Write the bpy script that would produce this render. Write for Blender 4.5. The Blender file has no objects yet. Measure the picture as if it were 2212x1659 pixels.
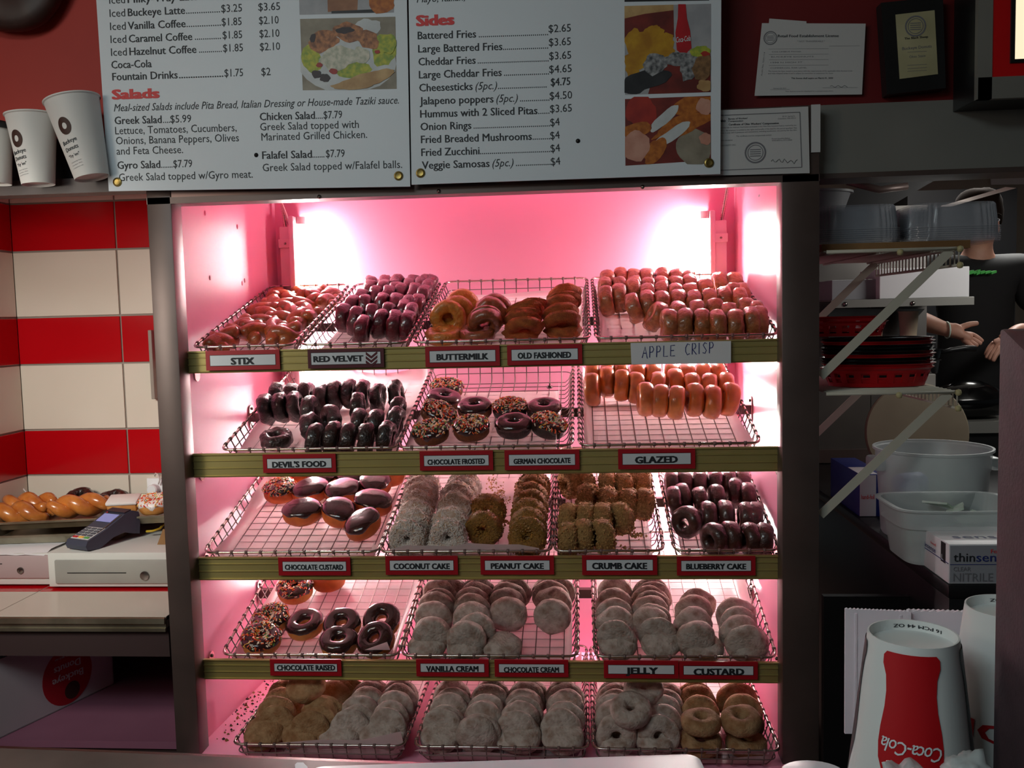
import bpy, bmesh, math, random
import numpy as np
from mathutils import Vector, Matrix, noise
random.seed(7)
S = bpy.context.scene
COL = S.collection
PI = math.pi

# ------------------------------------------------------------------ camera
FPX, CAMD, CAMH = 1950.0, 2.2, 1.62
yw, pt, rl = [math.radians(a) for a in (4.48113836, 4.31483684, -1.39861406)]
FW = Vector((-math.sin(yw)*math.cos(pt), math.cos(yw)*math.cos(pt), -math.sin(pt)))
R0 = Vector((math.cos(yw), math.sin(yw), 0)); U0 = R0.cross(FW)
RT = R0*math.cos(rl) + U0*math.sin(rl); UP = -R0*math.sin(rl) + U0*math.cos(rl)
CP = Vector((0, -CAMD, CAMH))
cd = bpy.data.cameras.new('camera'); cam = bpy.data.objects.new('camera', cd); COL.objects.link(cam)
cd.sensor_fit = 'HORIZONTAL'; cd.sensor_width = 36.0; cd.lens = FPX/2212*36.0
cd.clip_start = 0.05
M = Matrix((RT, UP, -FW)).transposed().to_4x4(); M.translation = CP
cam.matrix_world = M
S.camera = cam
# ------------------------------------------------------------------ world, lights, exposure
S.view_settings.view_transform = 'Standard'; S.view_settings.look = 'None'
S.view_settings.exposure = 0.0; S.view_settings.gamma = 1.0; S.view_settings.use_curve_mapping = False
S.cycles.use_denoising = True
S.cycles.max_bounces = 8; S.cycles.diffuse_bounces = 4; S.cycles.glossy_bounces = 4
S.cycles.transmission_bounces = 6; S.cycles.transparent_max_bounces = 8
S.cycles.caustics_reflective = False; S.cycles.caustics_refractive = False
W = bpy.data.worlds.new('room_air'); S.world = W; W.use_nodes = True
W.node_tree.nodes['Background'].inputs[0].default_value = (0.62, 0.72, 0.75, 1)
W.node_tree.nodes['Background'].inputs[1].default_value = 0.05
def area(name, loc, target, sx, sy, watts, col):
    l = bpy.data.lights.new(name, 'AREA'); l.shape = 'RECTANGLE'; l.size = sx; l.size_y = sy; l.energy = watts; l.color = col
    o = bpy.data.objects.new(name, l); COL.objects.link(o); o.location = loc
    o.rotation_euler = (Vector(target)-Vector(loc)).to_track_quat('-Z', 'Y').to_euler()
    return o
area('ceiling_light_over_customers', (-1.2, -2.6, 2.85), (-0.8, -1.4, 0), 1.2, 0.6, 20, (0.82, 0.97, 1.0))
area('counter_fill_light', (-2.1, -2.3, 2.3), (-1.6, .6, 1.3), 0.6, 0.6, 9, (1.0, 0.88, 0.74))  # unseen fill light below ceiling height, added to brighten the counter wall
area('tile_fill_light', (-1.72, -1.0, 1.86), (-1.5, .7, 1.25), 0.4, 0.25, 3.0, (1.0, 0.96, 0.86)).data.spread = 1.25  # added lamp with no fixture, aimed at the tiles to brighten them
area('ceiling_light_over_kitchen', (1.9, 2.3, 2.8), (1.5, 1.0, 1.0), 1.0, 0.6, 75, (0.98, 0.97, 0.92))
area('kitchen_fill_light', (1.75, .45, 1.98), (1.15, 1.3, 1.55), 0.4, 0.15, 3.6, (1.0, 0.97, 0.92))  # added fill light for the front faces of the kitchen things
TUBE_STRENGTH = 200.0

# ------------------------------------------------------------------ pixel rays onto real planes
def ray(px, py): return FW + RT*((px-1106)/FPX) - UP*((py-829.5)/FPX)
def aty(px, py, y):
    d = ray(px, py); return CP + d*((y-CP.y)/d.y)
def atx(px, py, x):
    d = ray(px, py); return CP + d*((x-CP.x)/d.x)
def atz(px, py, z):
    d = ray(px, py); return CP + d*((z-CP.z)/d.z)
def atplane(px, py, P, n):
    d = ray(px, py); return CP + d*((P-CP).dot(n)/d.dot(n))

# ------------------------------------------------------------------ materials
def lin(c): return tuple(((v/255)/12.92 if v/255 <= .04045 else ((v/255+.055)/1.055)**2.4) for v in c)
MATS = {}
def mat(name, c1, c2=None, scale=20, rough=.5, coat=0, bump=0, bscale=60, metal=0, spec=.5, var=0, emit=0, alpha=1, trans=0, coatr=.08, detail=3, lo=.35, hi=.65, sss=0):
    m = bpy.data.materials.new(name); m.use_nodes = True; nt = m.node_tree; N = nt.nodes; L = nt.links
    b = N['Principled BSDF']
    c1 = (*lin(c1), 1); b.inputs['Base Color'].default_value = c1
    b.inputs['Roughness'].default_value = rough; b.inputs['Metallic'].default_value = metal
    b.inputs['Specular IOR Level'].default_value = spec
    b.inputs['Coat Weight'].default_value = coat; b.inputs['Coat Roughness'].default_value = coatr
    b.inputs['Alpha'].default_value = alpha; b.inputs['Transmission Weight'].default_value = trans
    if sss: b.inputs['Subsurface Weight'].default_value = sss; b.inputs['Subsurface Radius'].default_value = (.01, .006, .003); b.inputs['Subsurface Scale'].default_value = 1
    tc = None
    if c2 or bump:
        tc = N.new('ShaderNodeTexCoord')
    out = None
    if c2:
        t = N.new('ShaderNodeTexNoise'); t.inputs['Scale'].default_value = scale; t.inputs['Detail'].default_value = detail
        L.new(tc.outputs['Object'], t.inputs['Vector'])
        r = N.new('ShaderNodeValToRGB'); r.color_ramp.elements[0].color = c1; r.color_ramp.elements[1].color = (*lin(c2), 1)
        r.color_ramp.elements[0].position = lo; r.color_ramp.elements[1].position = hi
        L.new(t.outputs['Fac'], r.inputs[0]); out = r.outputs[0]
    if var:
        oi = N.new('ShaderNodeObjectInfo'); mr = N.new('ShaderNodeMapRange')
        mr.inputs['To Min'].default_value = 1-var; mr.inputs['To Max'].default_value = 1+var
        L.new(oi.outputs['Random'], mr.inputs[0])
        hs = N.new('ShaderNodeHueSaturation'); L.new(mr.outputs[0], hs.inputs['Value'])
        if out: L.new(out, hs.inputs['Color'])
        else: hs.inputs['Color'].default_value = c1
        out = hs.outputs[0]
    if out: L.new(out, b.inputs['Base Color'])
    if bump:
        t = N.new('ShaderNodeTexNoise'); t.inputs['Scale'].default_value = bscale; t.inputs['Detail'].default_value = 4
        L.new(tc.outputs['Object'], t.inputs['Vector'])
        bm = N.new('ShaderNodeBump'); bm.inputs['Strength'].default_value = bump; bm.inputs['Distance'].default_value = .004
        L.new(t.outputs['Fac'], bm.inputs['Height']); L.new(bm.outputs[0], b.inputs['Normal'])
    if emit:
        b.inputs['Emission Color'].default_value = c1; b.inputs['Emission Strength'].default_value = emit
    MATS[name] = m
    return m
def sheet_mat(name, c, clear, through):
    m = bpy.data.materials.new(name); m.use_nodes = True; nt = m.node_tree; N = nt.nodes; L = nt.links
    N.remove(N['Principled BSDF']); o = N['Material Output']
    d = N.new('ShaderNodeBsdfDiffuse'); t = N.new('ShaderNodeBsdfTranslucent'); x = N.new('ShaderNodeBsdfTransparent')
    g = N.new('ShaderNodeBsdfGlossy'); g.inputs['Roughness'].default_value = .35
    for n in (d, t): n.inputs[0].default_value = (*lin(c), 1)
    m1 = N.new('ShaderNodeMixShader'); m1.inputs[0].default_value = through; L.new(d.outputs[0], m1.inputs[1]); L.new(t.outputs[0], m1.inputs[2])
    m2 = N.new('ShaderNodeMixShader'); m2.inputs[0].default_value = clear; L.new(m1.outputs[0], m2.inputs[1]); L.new(x.outputs[0], m2.inputs[2])
    m3 = N.new('ShaderNodeMixShader'); m3.inputs[0].default_value = .05; L.new(m2.outputs[0], m3.inputs[1]); L.new(g.outputs[0], m3.inputs[2])
    L.new(m3.outputs[0], o.inputs[0]); MATS[name] = m
    return m
mat('pink_laminate', (253, 168, 198), rough=.36, spec=.35)
mat('steel', (150, 142, 138), (120, 112, 110), scale=6, rough=.24, metal=1)
mat('dark_steel', (104, 88, 83), (90, 76, 72), scale=5, rough=.42, metal=.4)
mat('bronze_header', (105, 84, 80), rough=.35, metal=.6)
mat('gold_rail', (192, 176, 112), (176, 160, 98), scale=4, rough=.38, metal=.5)
mat('chrome_wire', (196, 186, 176), rough=.22, metal=1)
mat('grid_wire', (128, 106, 102), rough=.5, metal=.5)
mat('lamp_white', (238, 205, 212), rough=.5)
mat('tube_glow', (255, 246, 240), emit=TUBE_STRENGTH)
mat('red_wall_shaded', (112, 8, 12), (100, 6, 9), scale=3, rough=.6)  # red paint darkened to carry the shade on the right-hand wall
mat('red_wall_lit', (184, 54, 42), (174, 47, 37), scale=3, rough=.6)  # same red wall, its stronger light put into this orange tone
mat('grout', (150, 140, 130), rough=.9)
mat('tile_white', (222, 212, 198), (216, 205, 190), scale=2, rough=.25)
mat('tile_red', (190, 12, 22), (178, 8, 18), scale=2, rough=.16)
mat('board_white', (226, 235, 242), rough=.45)
mat('ink', (34, 38, 44), rough=.6)
mat('ink_red', (226, 58, 60), rough=.5)
mat('ink_blue', (36, 44, 120), rough=.6)
mat('ink_grey', (120, 120, 126), rough=.7)
mat('paper_white', (236, 236, 238), rough=.7)
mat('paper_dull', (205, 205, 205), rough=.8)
mat('sign_red', (176, 20, 34), rough=.4)
mat('sign_maroon', (92, 30, 42), rough=.4)
mat('sign_white', (226, 232, 236), rough=.4)
mat('brass', (150, 128, 72), rough=.35, metal=.9)
mat('black_plastic', (22, 22, 24), rough=.4)
mat('black_gloss', (10, 10, 12), rough=.15)
mat('dark_ledge', (70, 56, 54), rough=.45)
sheet_mat('parchment', (246, 230, 230), 0, .6)
mat('cream_lit', (255, 232, 196), emit=1.0)

# ------------------------------------------------------------------ mesh builder
class MB:
    def __init__(s): s.v = []; s.f = []; s.m = []; s.mats = []; s.cur = 0
    def use(s, name):
        if name not in s.mats: s.mats.append(name)
        s.cur = s.mats.index(name); return s
    def add(s, vs, fs):
        o = len(s.v); s.v += [tuple(v) for v in vs]
        for f in fs: s.f.append([i+o for i in f]); s.m.append(s.cur)
        return s
    def box(s, x0, x1, y0, y1, z0, z1):
        vs = [(x, y, z) for z in (z0, z1) for y in (y0, y1) for x in (x0, x1)]
        return s.add(vs, [(0, 2, 3, 1), (4, 5, 7, 6), (0, 1, 5, 4), (2, 6, 7, 3), (0, 4, 6, 2), (1, 3, 7, 5)])
    def bbox(s, x0, x1, y0, y1, z0, z1, b):          # box with chamfered vertical and horizontal edges
        bm = bmesh.new(); bmesh.ops.create_cube(bm, size=1)
        for v in bm.verts: v.co = ((x0+x1)/2+v.co.x*(x1-x0), (y0+y1)/2+v.co.y*(y1-y0), (z0+z1)/2+v.co.z*(z1-z0))
        bmesh.ops.bevel(bm, geom=bm.edges[:], offset=b, segments=2, affect='EDGES', profile=.5)
        return s.bm(bm)
    def bm(s, bm):
        bm.verts.index_update()
        s.add([v.co[:] for v in bm.verts], [[v.index for v in f.verts] for f in bm.faces]); bm.free(); return s
    def quad(s, a, b, c, d): return s.add([a, b, c, d], [(0, 1, 2, 3)])
    def prism(s, pts, off):                             # planar outline (any n) extruded by vector off
        n = len(pts); off = Vector(off); a = [Vector(p) for p in pts]; b = [p+off for p in a]
        fs = [tuple(range(n))[::-1], tuple(range(n, 2*n))] + [(i, (i+1) % n, n+(i+1) % n, n+i) for i in range(n)]
        return s.add(a+b, fs)
    def tube(s, pts, r, seg=6, closed=False, r2=None):
        pts = [Vector(p) for p in pts]; n = len(pts); vs = []; fs = []
        prev = None
        for i, p in enumerate(pts):
            if closed: t = pts[(i+1) % n]-pts[i-1]
            else: t = pts[min(i+1, n-1)]-pts[max(i-1, 0)]
            t.normalize()
            if prev is None:
                u = t.orthogonal().normalized()
            else:
                u = prev-t*prev.dot(t)
                u = u.normalized() if u.length > 1e-6 else t.orthogonal().normalized()
            prev = u; w = t.cross(u)
            rr = r if r2 is None else r+(r2-r)*i/(n-1)
            if isinstance(r, (list, tuple)): rr = r[i]
            vs += [p+(u*math.cos(2*PI*k/seg)+w*math.sin(2*PI*k/seg))*rr for k in range(seg)]
        for i in range(n if closed else n-1):
            j = (i+1) % n
            fs += [(i*seg+k, i*seg+(k+1) % seg, j*seg+(k+1) % seg, j*seg+k) for k in range(seg)]
        if not closed: fs += [tuple(range(seg))[::-1], tuple(range((n-1)*seg, n*seg))]
        return s.add(vs, fs)
    def lathe(s, prof, seg=32, c=(0, 0, 0), ax=None, sx=1, sy=1, cap=True):   # prof = [(r,z)]
        vs = []; fs = []; n = len(prof)
        for r, z in prof:
            for k in range(seg):
                a = 2*PI*k/seg; vs.append(Vector((r*math.cos(a)*sx, r*math.sin(a)*sy, z)))
        for i in range(n-1): fs += [(i*seg+k, i*seg+(k+1) % seg, (i+1)*seg+(k+1) % seg, (i+1)*seg+k) for k in range(seg)]
        if cap and prof[0][0] > 1e-6: fs.append(tuple(range(seg))[::-1])
        if cap and prof[-1][0] > 1e-6: fs.append(tuple(range((n-1)*seg, n*seg)))
        q = Vector((0, 0, 1)).rotation_difference(Vector(ax)).to_matrix() if ax is not None else Matrix.Identity(3)
        return s.add([q @ v + Vector(c) for v in vs], fs)
    def sweep(s, prof, a, b, up):                       # closed profile [(out, up)] swept from a to b
        a, b = Vector(a), Vector(b); t = (b-a).normalized(); up = Vector(up); o = up.cross(t)
        n = len(prof); vs = [p+o*q[0]+up*q[1] for p in (a, b) for q in prof]
        return s.add(vs, [(i, (i+1) % n, n+(i+1) % n, n+i) for i in range(n)] + [tuple(range(n))[::-1], tuple(range(n, 2*n))])
    def build(s, name, parent=None, smooth=False, fix=True):
        me = bpy.data.meshes.new(name)
        me.from_pydata(s.v, [], s.f)
        for nm in s.mats: me.materials.append(MATS[nm])
        me.polygons.foreach_set('material_index', s.m)
        if fix:
            b = bmesh.new(); b.from_mesh(me); bmesh.ops.recalc_face_normals(b, faces=b.faces[:]); b.to_mesh(me); b.free()
        if smooth: me.shade_smooth() if smooth is True else me.set_sharp_from_angle(angle=math.radians(smooth))
        if smooth and smooth is not True:
            me.polygons.foreach_set('use_smooth', [True]*len(me.polygons))
        me.update()
        o = bpy.data.objects.new(name, me); COL.objects.link(o)
        if parent is not None:
            o.parent = parent; o.matrix_parent_inverse = wmat(parent).inverted()
        return o
def wmat(o):
    m = o.matrix_basis.copy()
    return (wmat(o.parent) @ o.matrix_parent_inverse @ m) if o.parent else m
def tag(o, label, cat, group=None):
    o['label'] = label; o['category'] = cat
    if group: o['group'] = group
    return o
def solo(mb, name, label, cat, group=None, smooth=False, fix=True):     # a thing that is one mesh, origin moved to its base
    o = mb.build(name, None, smooth, fix); me = o.data
    co = np.array([v.co[:] for v in me.vertices]); c = Vector(((co[:, 0].min()+co[:, 0].max())/2, (co[:, 1].min()+co[:, 1].max())/2, co[:, 2].min()))
    me.transform(Matrix.Translation(-c)); o.location = c
    return tag(o, label, cat, group)
def thing(name, label, cat, loc=(0, 0, 0), group=None):
    o = bpy.data.objects.new(name, None); o.empty_display_size = .05; COL.objects.link(o); o.location = loc
    return tag(o, label, cat, group)
def struct(mb, name, smooth=False):
    o = mb.build(name, None, smooth); o['kind'] = 'structure'; return o

# ------------------------------------------------------------------ lettering
_tc = {}
def glyphs(txt, bold=0, shear=0, track=1.0):
    k = (txt, bold, shear, track)
    if k not in _tc:
        cu = bpy.data.curves.new('lettering', 'FONT'); cu.body = txt; cu.size = 1; cu.offset = bold; cu.shear = shear; cu.resolution_u = 2; cu.space_character = track
        o = bpy.data.objects.new('lettering', cu); COL.objects.link(o)
        dg = bpy.context.evaluated_depsgraph_get(); me = o.evaluated_get(dg).to_mesh()
        v = np.array([p.co[:2] for p in me.vertices]) if len(me.vertices) else np.zeros((0, 2)); f = [list(p.vertices) for p in me.polygons]
        o.evaluated_get(dg).to_mesh_clear(); bpy.data.objects.remove(o); bpy.data.curves.remove(cu)
        _tc[k] = (v, f)
    return _tc[k]
CAPH = 0.729
def write(mb, txt, O, X, Y, width, cap, bold=0, shear=0, track=1.0, lift=None, warp=None):
    """letters on a plane: O baseline start, X/Y unit axes, width in metres (None keeps proportion), cap height in metres"""
    v, f = glyphs(txt, 0, shear, track)
    if not len(v): return
    x0, x1 = v[:, 0].min(), v[:, 0].max(); sy = cap/CAPH; sx = width/(x1-x0) if width else sy; bold = bold*.8
    O, X, Y = Vector(O), Vector(X), Vector(Y)
    shifts = [(0, 0)] if not bold else [(k*bold, 0) for k in (-1, -.5, 0, .5, 1)]        # heavier strokes: the outline struck several times
    if bold > .05: shifts = [(i*bold/2, j*bold*.4) for i in (-2, -1, 0, 1, 2) for j in (-1, 0, 1)]
    up_ = X.cross(Y)*2.5e-5
    for q, (dx, dy) in enumerate(shifts):
        if warp: vs = [warp((a-x0+dx)*sx, (b+dy)*sy) for a, b in v]
        else: vs = [O+X*((a-x0+dx)*sx)+Y*((b+dy)*sy)+up_*q for a, b in v]
        mb.add(vs, f)
def write_px(mb, txt, x0, y0, x1, y1, cap_px, y, bold=0, shear=0, track=1.0):
    A, B = aty(x0, y0, y), aty(x1, y1, y); X = (B-A).normalized(); n = Vector((0, -1, 0)); Y = n.cross(X)
    sc = (A-CP).dot(FW)/FPX
    write(mb, txt, A, X, Y, (B-A).length, cap_px*sc, bold, shear, track)
def lines_px(mb, x0, y0, x1, y1, y, th):     # a ruled line
    A, B = aty(x0, y0, y), aty(x1, y1, y); mb.quad(A, B, B+Vector((0, 0, th)), A+Vector((0, 0, th)))
# ------------------------------------------------------------------ the setting
XL, XR = -1.0115, .4767                # inner edges of the posts
BACK = .74
m = MB().use('floor_mat') if False else MB()
mat('floor_tile', (96, 70, 64), (80, 58, 54), scale=3, rough=.5)
m.use('floor_tile').box(-4, 4.5, -6, 5.2, -.05, 0); struct(m, 'floor')
mat('ceiling_white', (190, 186, 178), rough=.9)
m = MB().use('ceiling_white').box(-4, 4.5, -6, 5.2, 2.95, 3.0); struct(m, 'ceiling')
# tiled wall behind the till counter
zb = [aty(262, p, .72).z for p in (433, 538, 681, 784, 926, 1024)]
bands = [(2.0+.3, zb[0], 'tile_white')] + [(zb[i], zb[i+1], 'tile_red' if i % 2 == 0 else 'tile_white') for i in range(5)] + [(zb[5], zb[5]-.21, 'tile_white'), (zb[5]-.21, zb[5]-.35, 'tile_red')]
CX = -1.9; xs = [CX, -1.536, -1.166, -.9]
m = MB().use('grout').box(CX, -1.06, .722, .74, .5, 2.3)
for zt, z0, c in bands:
    m.use(c)
    for a, b in zip(xs[:-1], xs[1:]):
        bb = min(b, -1.06); m.bbox(a+.003, bb-.003, .716, .73, z0+.003, zt-.003, .0015)
struct(m, 'wall_back')
m = MB().use('grout').box(CX-.02, CX-.002, -1.2, .74, .5, 2.3)
for zt, z0, c in bands:
    m.use(c)
    for k in range(5):
        m.bbox(CX-.01, CX+.004, .716-.37*(k+1)+.003, .716-.37*k-.003, z0+.003, zt-.003, .0015)
struct(m, 'wall_left')
# painted walls above
m = MB().use('red_wall_lit').box(-3.2, -.9, .06, .12, aty(100, 420, .06).z, 2.95)
struct(m, 'wall_upper_left')
zr = aty(1900, 224, .06).z
m = MB().use('red_wall_shaded').box(-.9, 2.6, .06, .12, zr, 2.95)
struct(m, 'wall_upper_right')
mat('hood_steel', (150, 149, 143), (136, 135, 129), scale=2, rough=.5, metal=.35)
zh = aty(1900, 372, .06).z
m = MB().use('hood_steel').box(.55, 2.6, .05, .12, zh, zr)
m.use('dark_steel').box(.55, 2.6, .05, .16, zh-.012, zh)
m.use('hood_steel').box(.55, 2.6, .12, 1.3, zr-.02, zr)
struct(m, 'wall_hood')
# kitchen shell
mat('kitchen_wall', (150, 145, 132), (140, 134, 120), scale=2, rough=.7)
m = MB().use('kitchen_wall').box(.5, 4.0, 4.2, 4.3, 0, 2.95); struct(m, 'wall_kitchen')
mat('panel_steel', (120, 116, 112), (100, 97, 95), scale=3, rough=.4, metal=.7)
p = aty(1905, 700, 1.36)
m = MB().use('panel_steel').box(.5, aty(1882, 900, 1.36).x-.003, 1.36, 1.40, .9, 2.0)
m.box(aty(1882, 900, 1.36).x, aty(2000, 900, 1.36).x, 1.362, 1.40, .9, 2.0)
m.use('dark_steel').box(.5, aty(2000, 900, 1.36).x, 1.33, 1.40, .995+.03, 1.075)
struct(m, 'wall_kitchen_partition')

# ------------------------------------------------------------------ the lit doughnut display case
ZH = 1.9225; ZT = aty(1700, 229, 0).z
case = thing('display_case', 'tall stainless doughnut display case lined in pink with four gold shelf rails', 'display case', ((XL+XR)/2, .36, 0))

m = MB().use('dark_steel').bbox(-1.0738, XL, 0, .06, 0, 2.0, .002); m.build('post', case, 30)
m = MB().use('dark_steel').bbox(XR, .564, 0, .06, 0, ZT, .002); m.build('post', case, 30)
m = MB().use('bronze_header').box(-1.0738, .564, .003, .058, ZH, ZT); m.use('dark_steel').box(-1.0738, .564, .0, .06, ZH-.004, ZH+.012); m.build('header', case)
for (px, py) in ((948, 413), (1388, 404), (690, 425)):
    p = aty(px, py, 0); m = MB().use('chrome_wire').lathe([(.0, -.002), (.005, -.0015), (.005, .002), (0, .003)], 12, p, (0, -1, 0)); m.build('screw', case, True)
LB, RB = -1.000, .489                   # side panels at the back
m = MB().use('pink_laminate').box(LB-.02, RB+.02, BACK, BACK+.015, .40, ZT); m.build('back_panel', case)
m = MB().use('pink_laminate').prism([(XL-.022, .06, .4), (LB, BACK, .4), (LB-.014, BACK, .4), (XL-.036, .06, .4)], (0, 0, ZT-.4))
dents = [(448, 460), (510, 490), (458, 600), (525, 606), (520, 612)]
m.build('side_panel', case)
for q in dents:
    p = atx(q[0], q[1], -1.018); t = (Vector((LB, BACK, 0))-Vector((XL-.022, .06, 0))).normalized()
    k = (p.y-.06)/(BACK-.06); p.x = XL-.022+(LB-XL+.022)*k
    MB().use('pink_laminate').lathe([(0, -.001), (.004, 0), (.003, .002), (0, .0028)], 10, p, (1, 0, 0), sx=1.8).build('dent', case, True)
m = MB().use('pink_laminate').prism([(XR+.02, .06, .4), (RB, BACK, .4), (RB+.014, BACK, .4), (XR+.034, .06, .4)], (0, 0, ZT-.4)); m.build('side_panel', case)
m = MB().use('pink_laminate').box(LB-.03, RB+.03, .06, BACK, ZT-.01, ZT); m.build('ceiling_panel', case)
DECK = .497
m = MB().use('pink_laminate').box(XL-.03, XR+.03, -.13, BACK, DECK-.02, DECK); m.build('deck', case)
m = MB().use('dark_steel').box(-1.0738, .564, -.13, .0, 0, DECK-.02); m.build('base', case)
RAILZ = [(1.549, 1.492), (1.283, 1.221), (1.010, .949), (.736, .682)]
for zt, z0 in RAILZ:
    h = zt-z0; a = (XL-.001, .055, z0); b = (XR+.001, .055, z0)
    pr = [(0, 0)] + [(o, h*k) for k, o in ((0, .004), (.06, .006), (.08, .001), (.34, .001), (.36, .004), (.39, .004), (.41, .001), (.66, .001), (.68, .004), (.71, .004), (.73, .001), (.9, .001), (.93, .006), (1, .006), (1, -.004))] + [(-.004, 0)]
    MB().use('gold_rail').sweep([(p[0], p[1]) for p in pr], b, a, (0, 0, 1)).build('price_rail', case)
# sloping shelf supports with wall brackets
TILT = math.radians(16)
SL = Vector((0, math.cos(TILT), math.sin(TILT))); NR = Vector((0, -math.sin(TILT), math.cos(TILT)))
RIMZ = [1.559, 1.290, 1.018, .742]
for zr_ in RIMZ:
    P0 = Vector((0, .07, zr_)) - NR*.055
    for s in (.05, .40):
        p = P0+SL*s-NR*.017
        k = (p.y-.06)/(BACK-.06); xa = XL-.022+(LB-XL+.022)*k+.001; xb = XR+.02+(RB-XR-.02)*k-.001
        bar = MB().use('dark_steel'); bar.box(xa, xb, p.y-.012, p.y+.012, p.z-.014, p.z+.012); bar.build('support_bar', case)
        for x, sg in ((xa, 1), (xb, -1)):
            br = MB().use('chrome_wire')
            pts = [Vector((x, p.y+math.cos(a)*.016, p.z+.022*(1 if math.sin(a) > 0 else -1)+math.sin(a)*.016)) for a in [2*PI*i/20 for i in range(20)]]
            br.prism(pts, (sg*.003, 0, 0)); b_ = br.build('bracket', case)
            MB().use('steel').lathe([(0, 0), (.005, 0), (.004, .004), (0, .005)], 10, (x+sg*.003, p.y, p.z+.026), (sg, 0, 0)).build('screw', b_, True)
# vertical fluorescent lamps in both back corners
def lamp(side):
    if side < 0: x0, x1, tx, lab = -.972, -.930, -.915, 'vertical white fluorescent strip lamp in the back corner beside the sticks basket'
    else: x0, x1, tx, lab = .420, .458, .405, 'vertical white fluorescent strip lamp in the back corner behind the apple crisp basket'
    zt = aty(615, 470, .70).z if side < 0 else aty(1560, 455, .70).z
    t = thing('strip_lamp', lab, 'lamp', ((x0+x1)/2, .71, .68), 'strip lamps inside the display case')
    MB().use('lamp_white').bbox(x0, x1, .69, .738, .68, zt-.03, .004).build('housing', t, 30)
    MB().use('lamp_white').bbox(min(tx, x1 if side < 0 else x0)-.001, max(tx, x1 if side < 0 else x0)+.001, .658 if side < 0 else .676, .738, .68, zt, .004).build('reflector', t, 30)
    MB().use('tube_glow').tube([(tx-side*.012, .70, .72), (tx-side*.012, .70, zt-.02)], .012, 14).build('tube', t, True)
    for z in (.705, zt-.012): MB().use('lamp_white').lathe([(0, -.012), (.015, -.012), (.015, .012), (0, .012)], 14, (tx-side*.012, .70, z)).build('end_cap', t, 30)
    zc = zt-.085
    cl = MB().use('lamp_white').bbox(x0-.002 if side < 0 else x0-.012, x1+.012 if side < 0 else x1+.002, .683, .692, zc-.014, zc+.014, .002).build('clip', t, 30)
    MB().use('steel').lathe([(0, 0), (.004, 0), (.003, .003), (0, .003)], 10, ((x0+x1)/2, .683, zc), (0, -1, 0)).build('screw', cl, True)
    MB().use('dark_steel').box(x0-.0015 if side < 0 else x1-.004, x0+.004 if side < 0 else x1+.0015, .70, .735, 1.5, 1.72).build('slot', t)
    return zt
zl = lamp(-1); zr2 = lamp(1)
def conduit(pts, lab):
    P = []
    for i in range(len(pts)-1):
        a, b = Vector(pts[i]), Vector(pts[i+1]); n = max(2, int((b-a).length/.0035))
        P += [a.lerp(b, k/n) for k in range(n)]
    P.append(Vector(pts[-1]))
    m = MB().use('chrome_wire').tube(P, [.0062 if i % 2 else .0048 for i in range(len(P))], 8)
    return solo(m, 'flexible_conduit', lab, 'conduit', 'armoured cables feeding the strip lamps', True)
conduit([(-.962, .70, ZT-.011), (-.965, .71, 2.0), (-.957, .712, zl-.032)], 'left of the two armoured cables running down to the left strip lamp')
conduit([(-.985, .70, ZT-.011), (-.968, .70, 2.02), (-.938, .708, zl-.032)], 'right of the two armoured cables running down to the left strip lamp')
conduit([(.475, .70, ZT-.011), (.462, .705, 2.0), (.445, .712, zr2-.032)], 'single armoured cable running down to the right strip lamp')
m_ = MB().use('chrome_wire')
P = [Vector((-.05+.1*k/30, .735, .86+.004*math.sin(k*.2))) for k in range(31)]
solo(MB().use('lamp_white').tube([Vector((-.2+.36*k/90, .728, .875)) for k in range(91)], [.0075 if i % 2 else .006 for i in range(91)], 8), 'flexible_conduit', 'white ribbed cable crossing the back panel behind the cream and jelly baskets', 'conduit', None, True)
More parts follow.
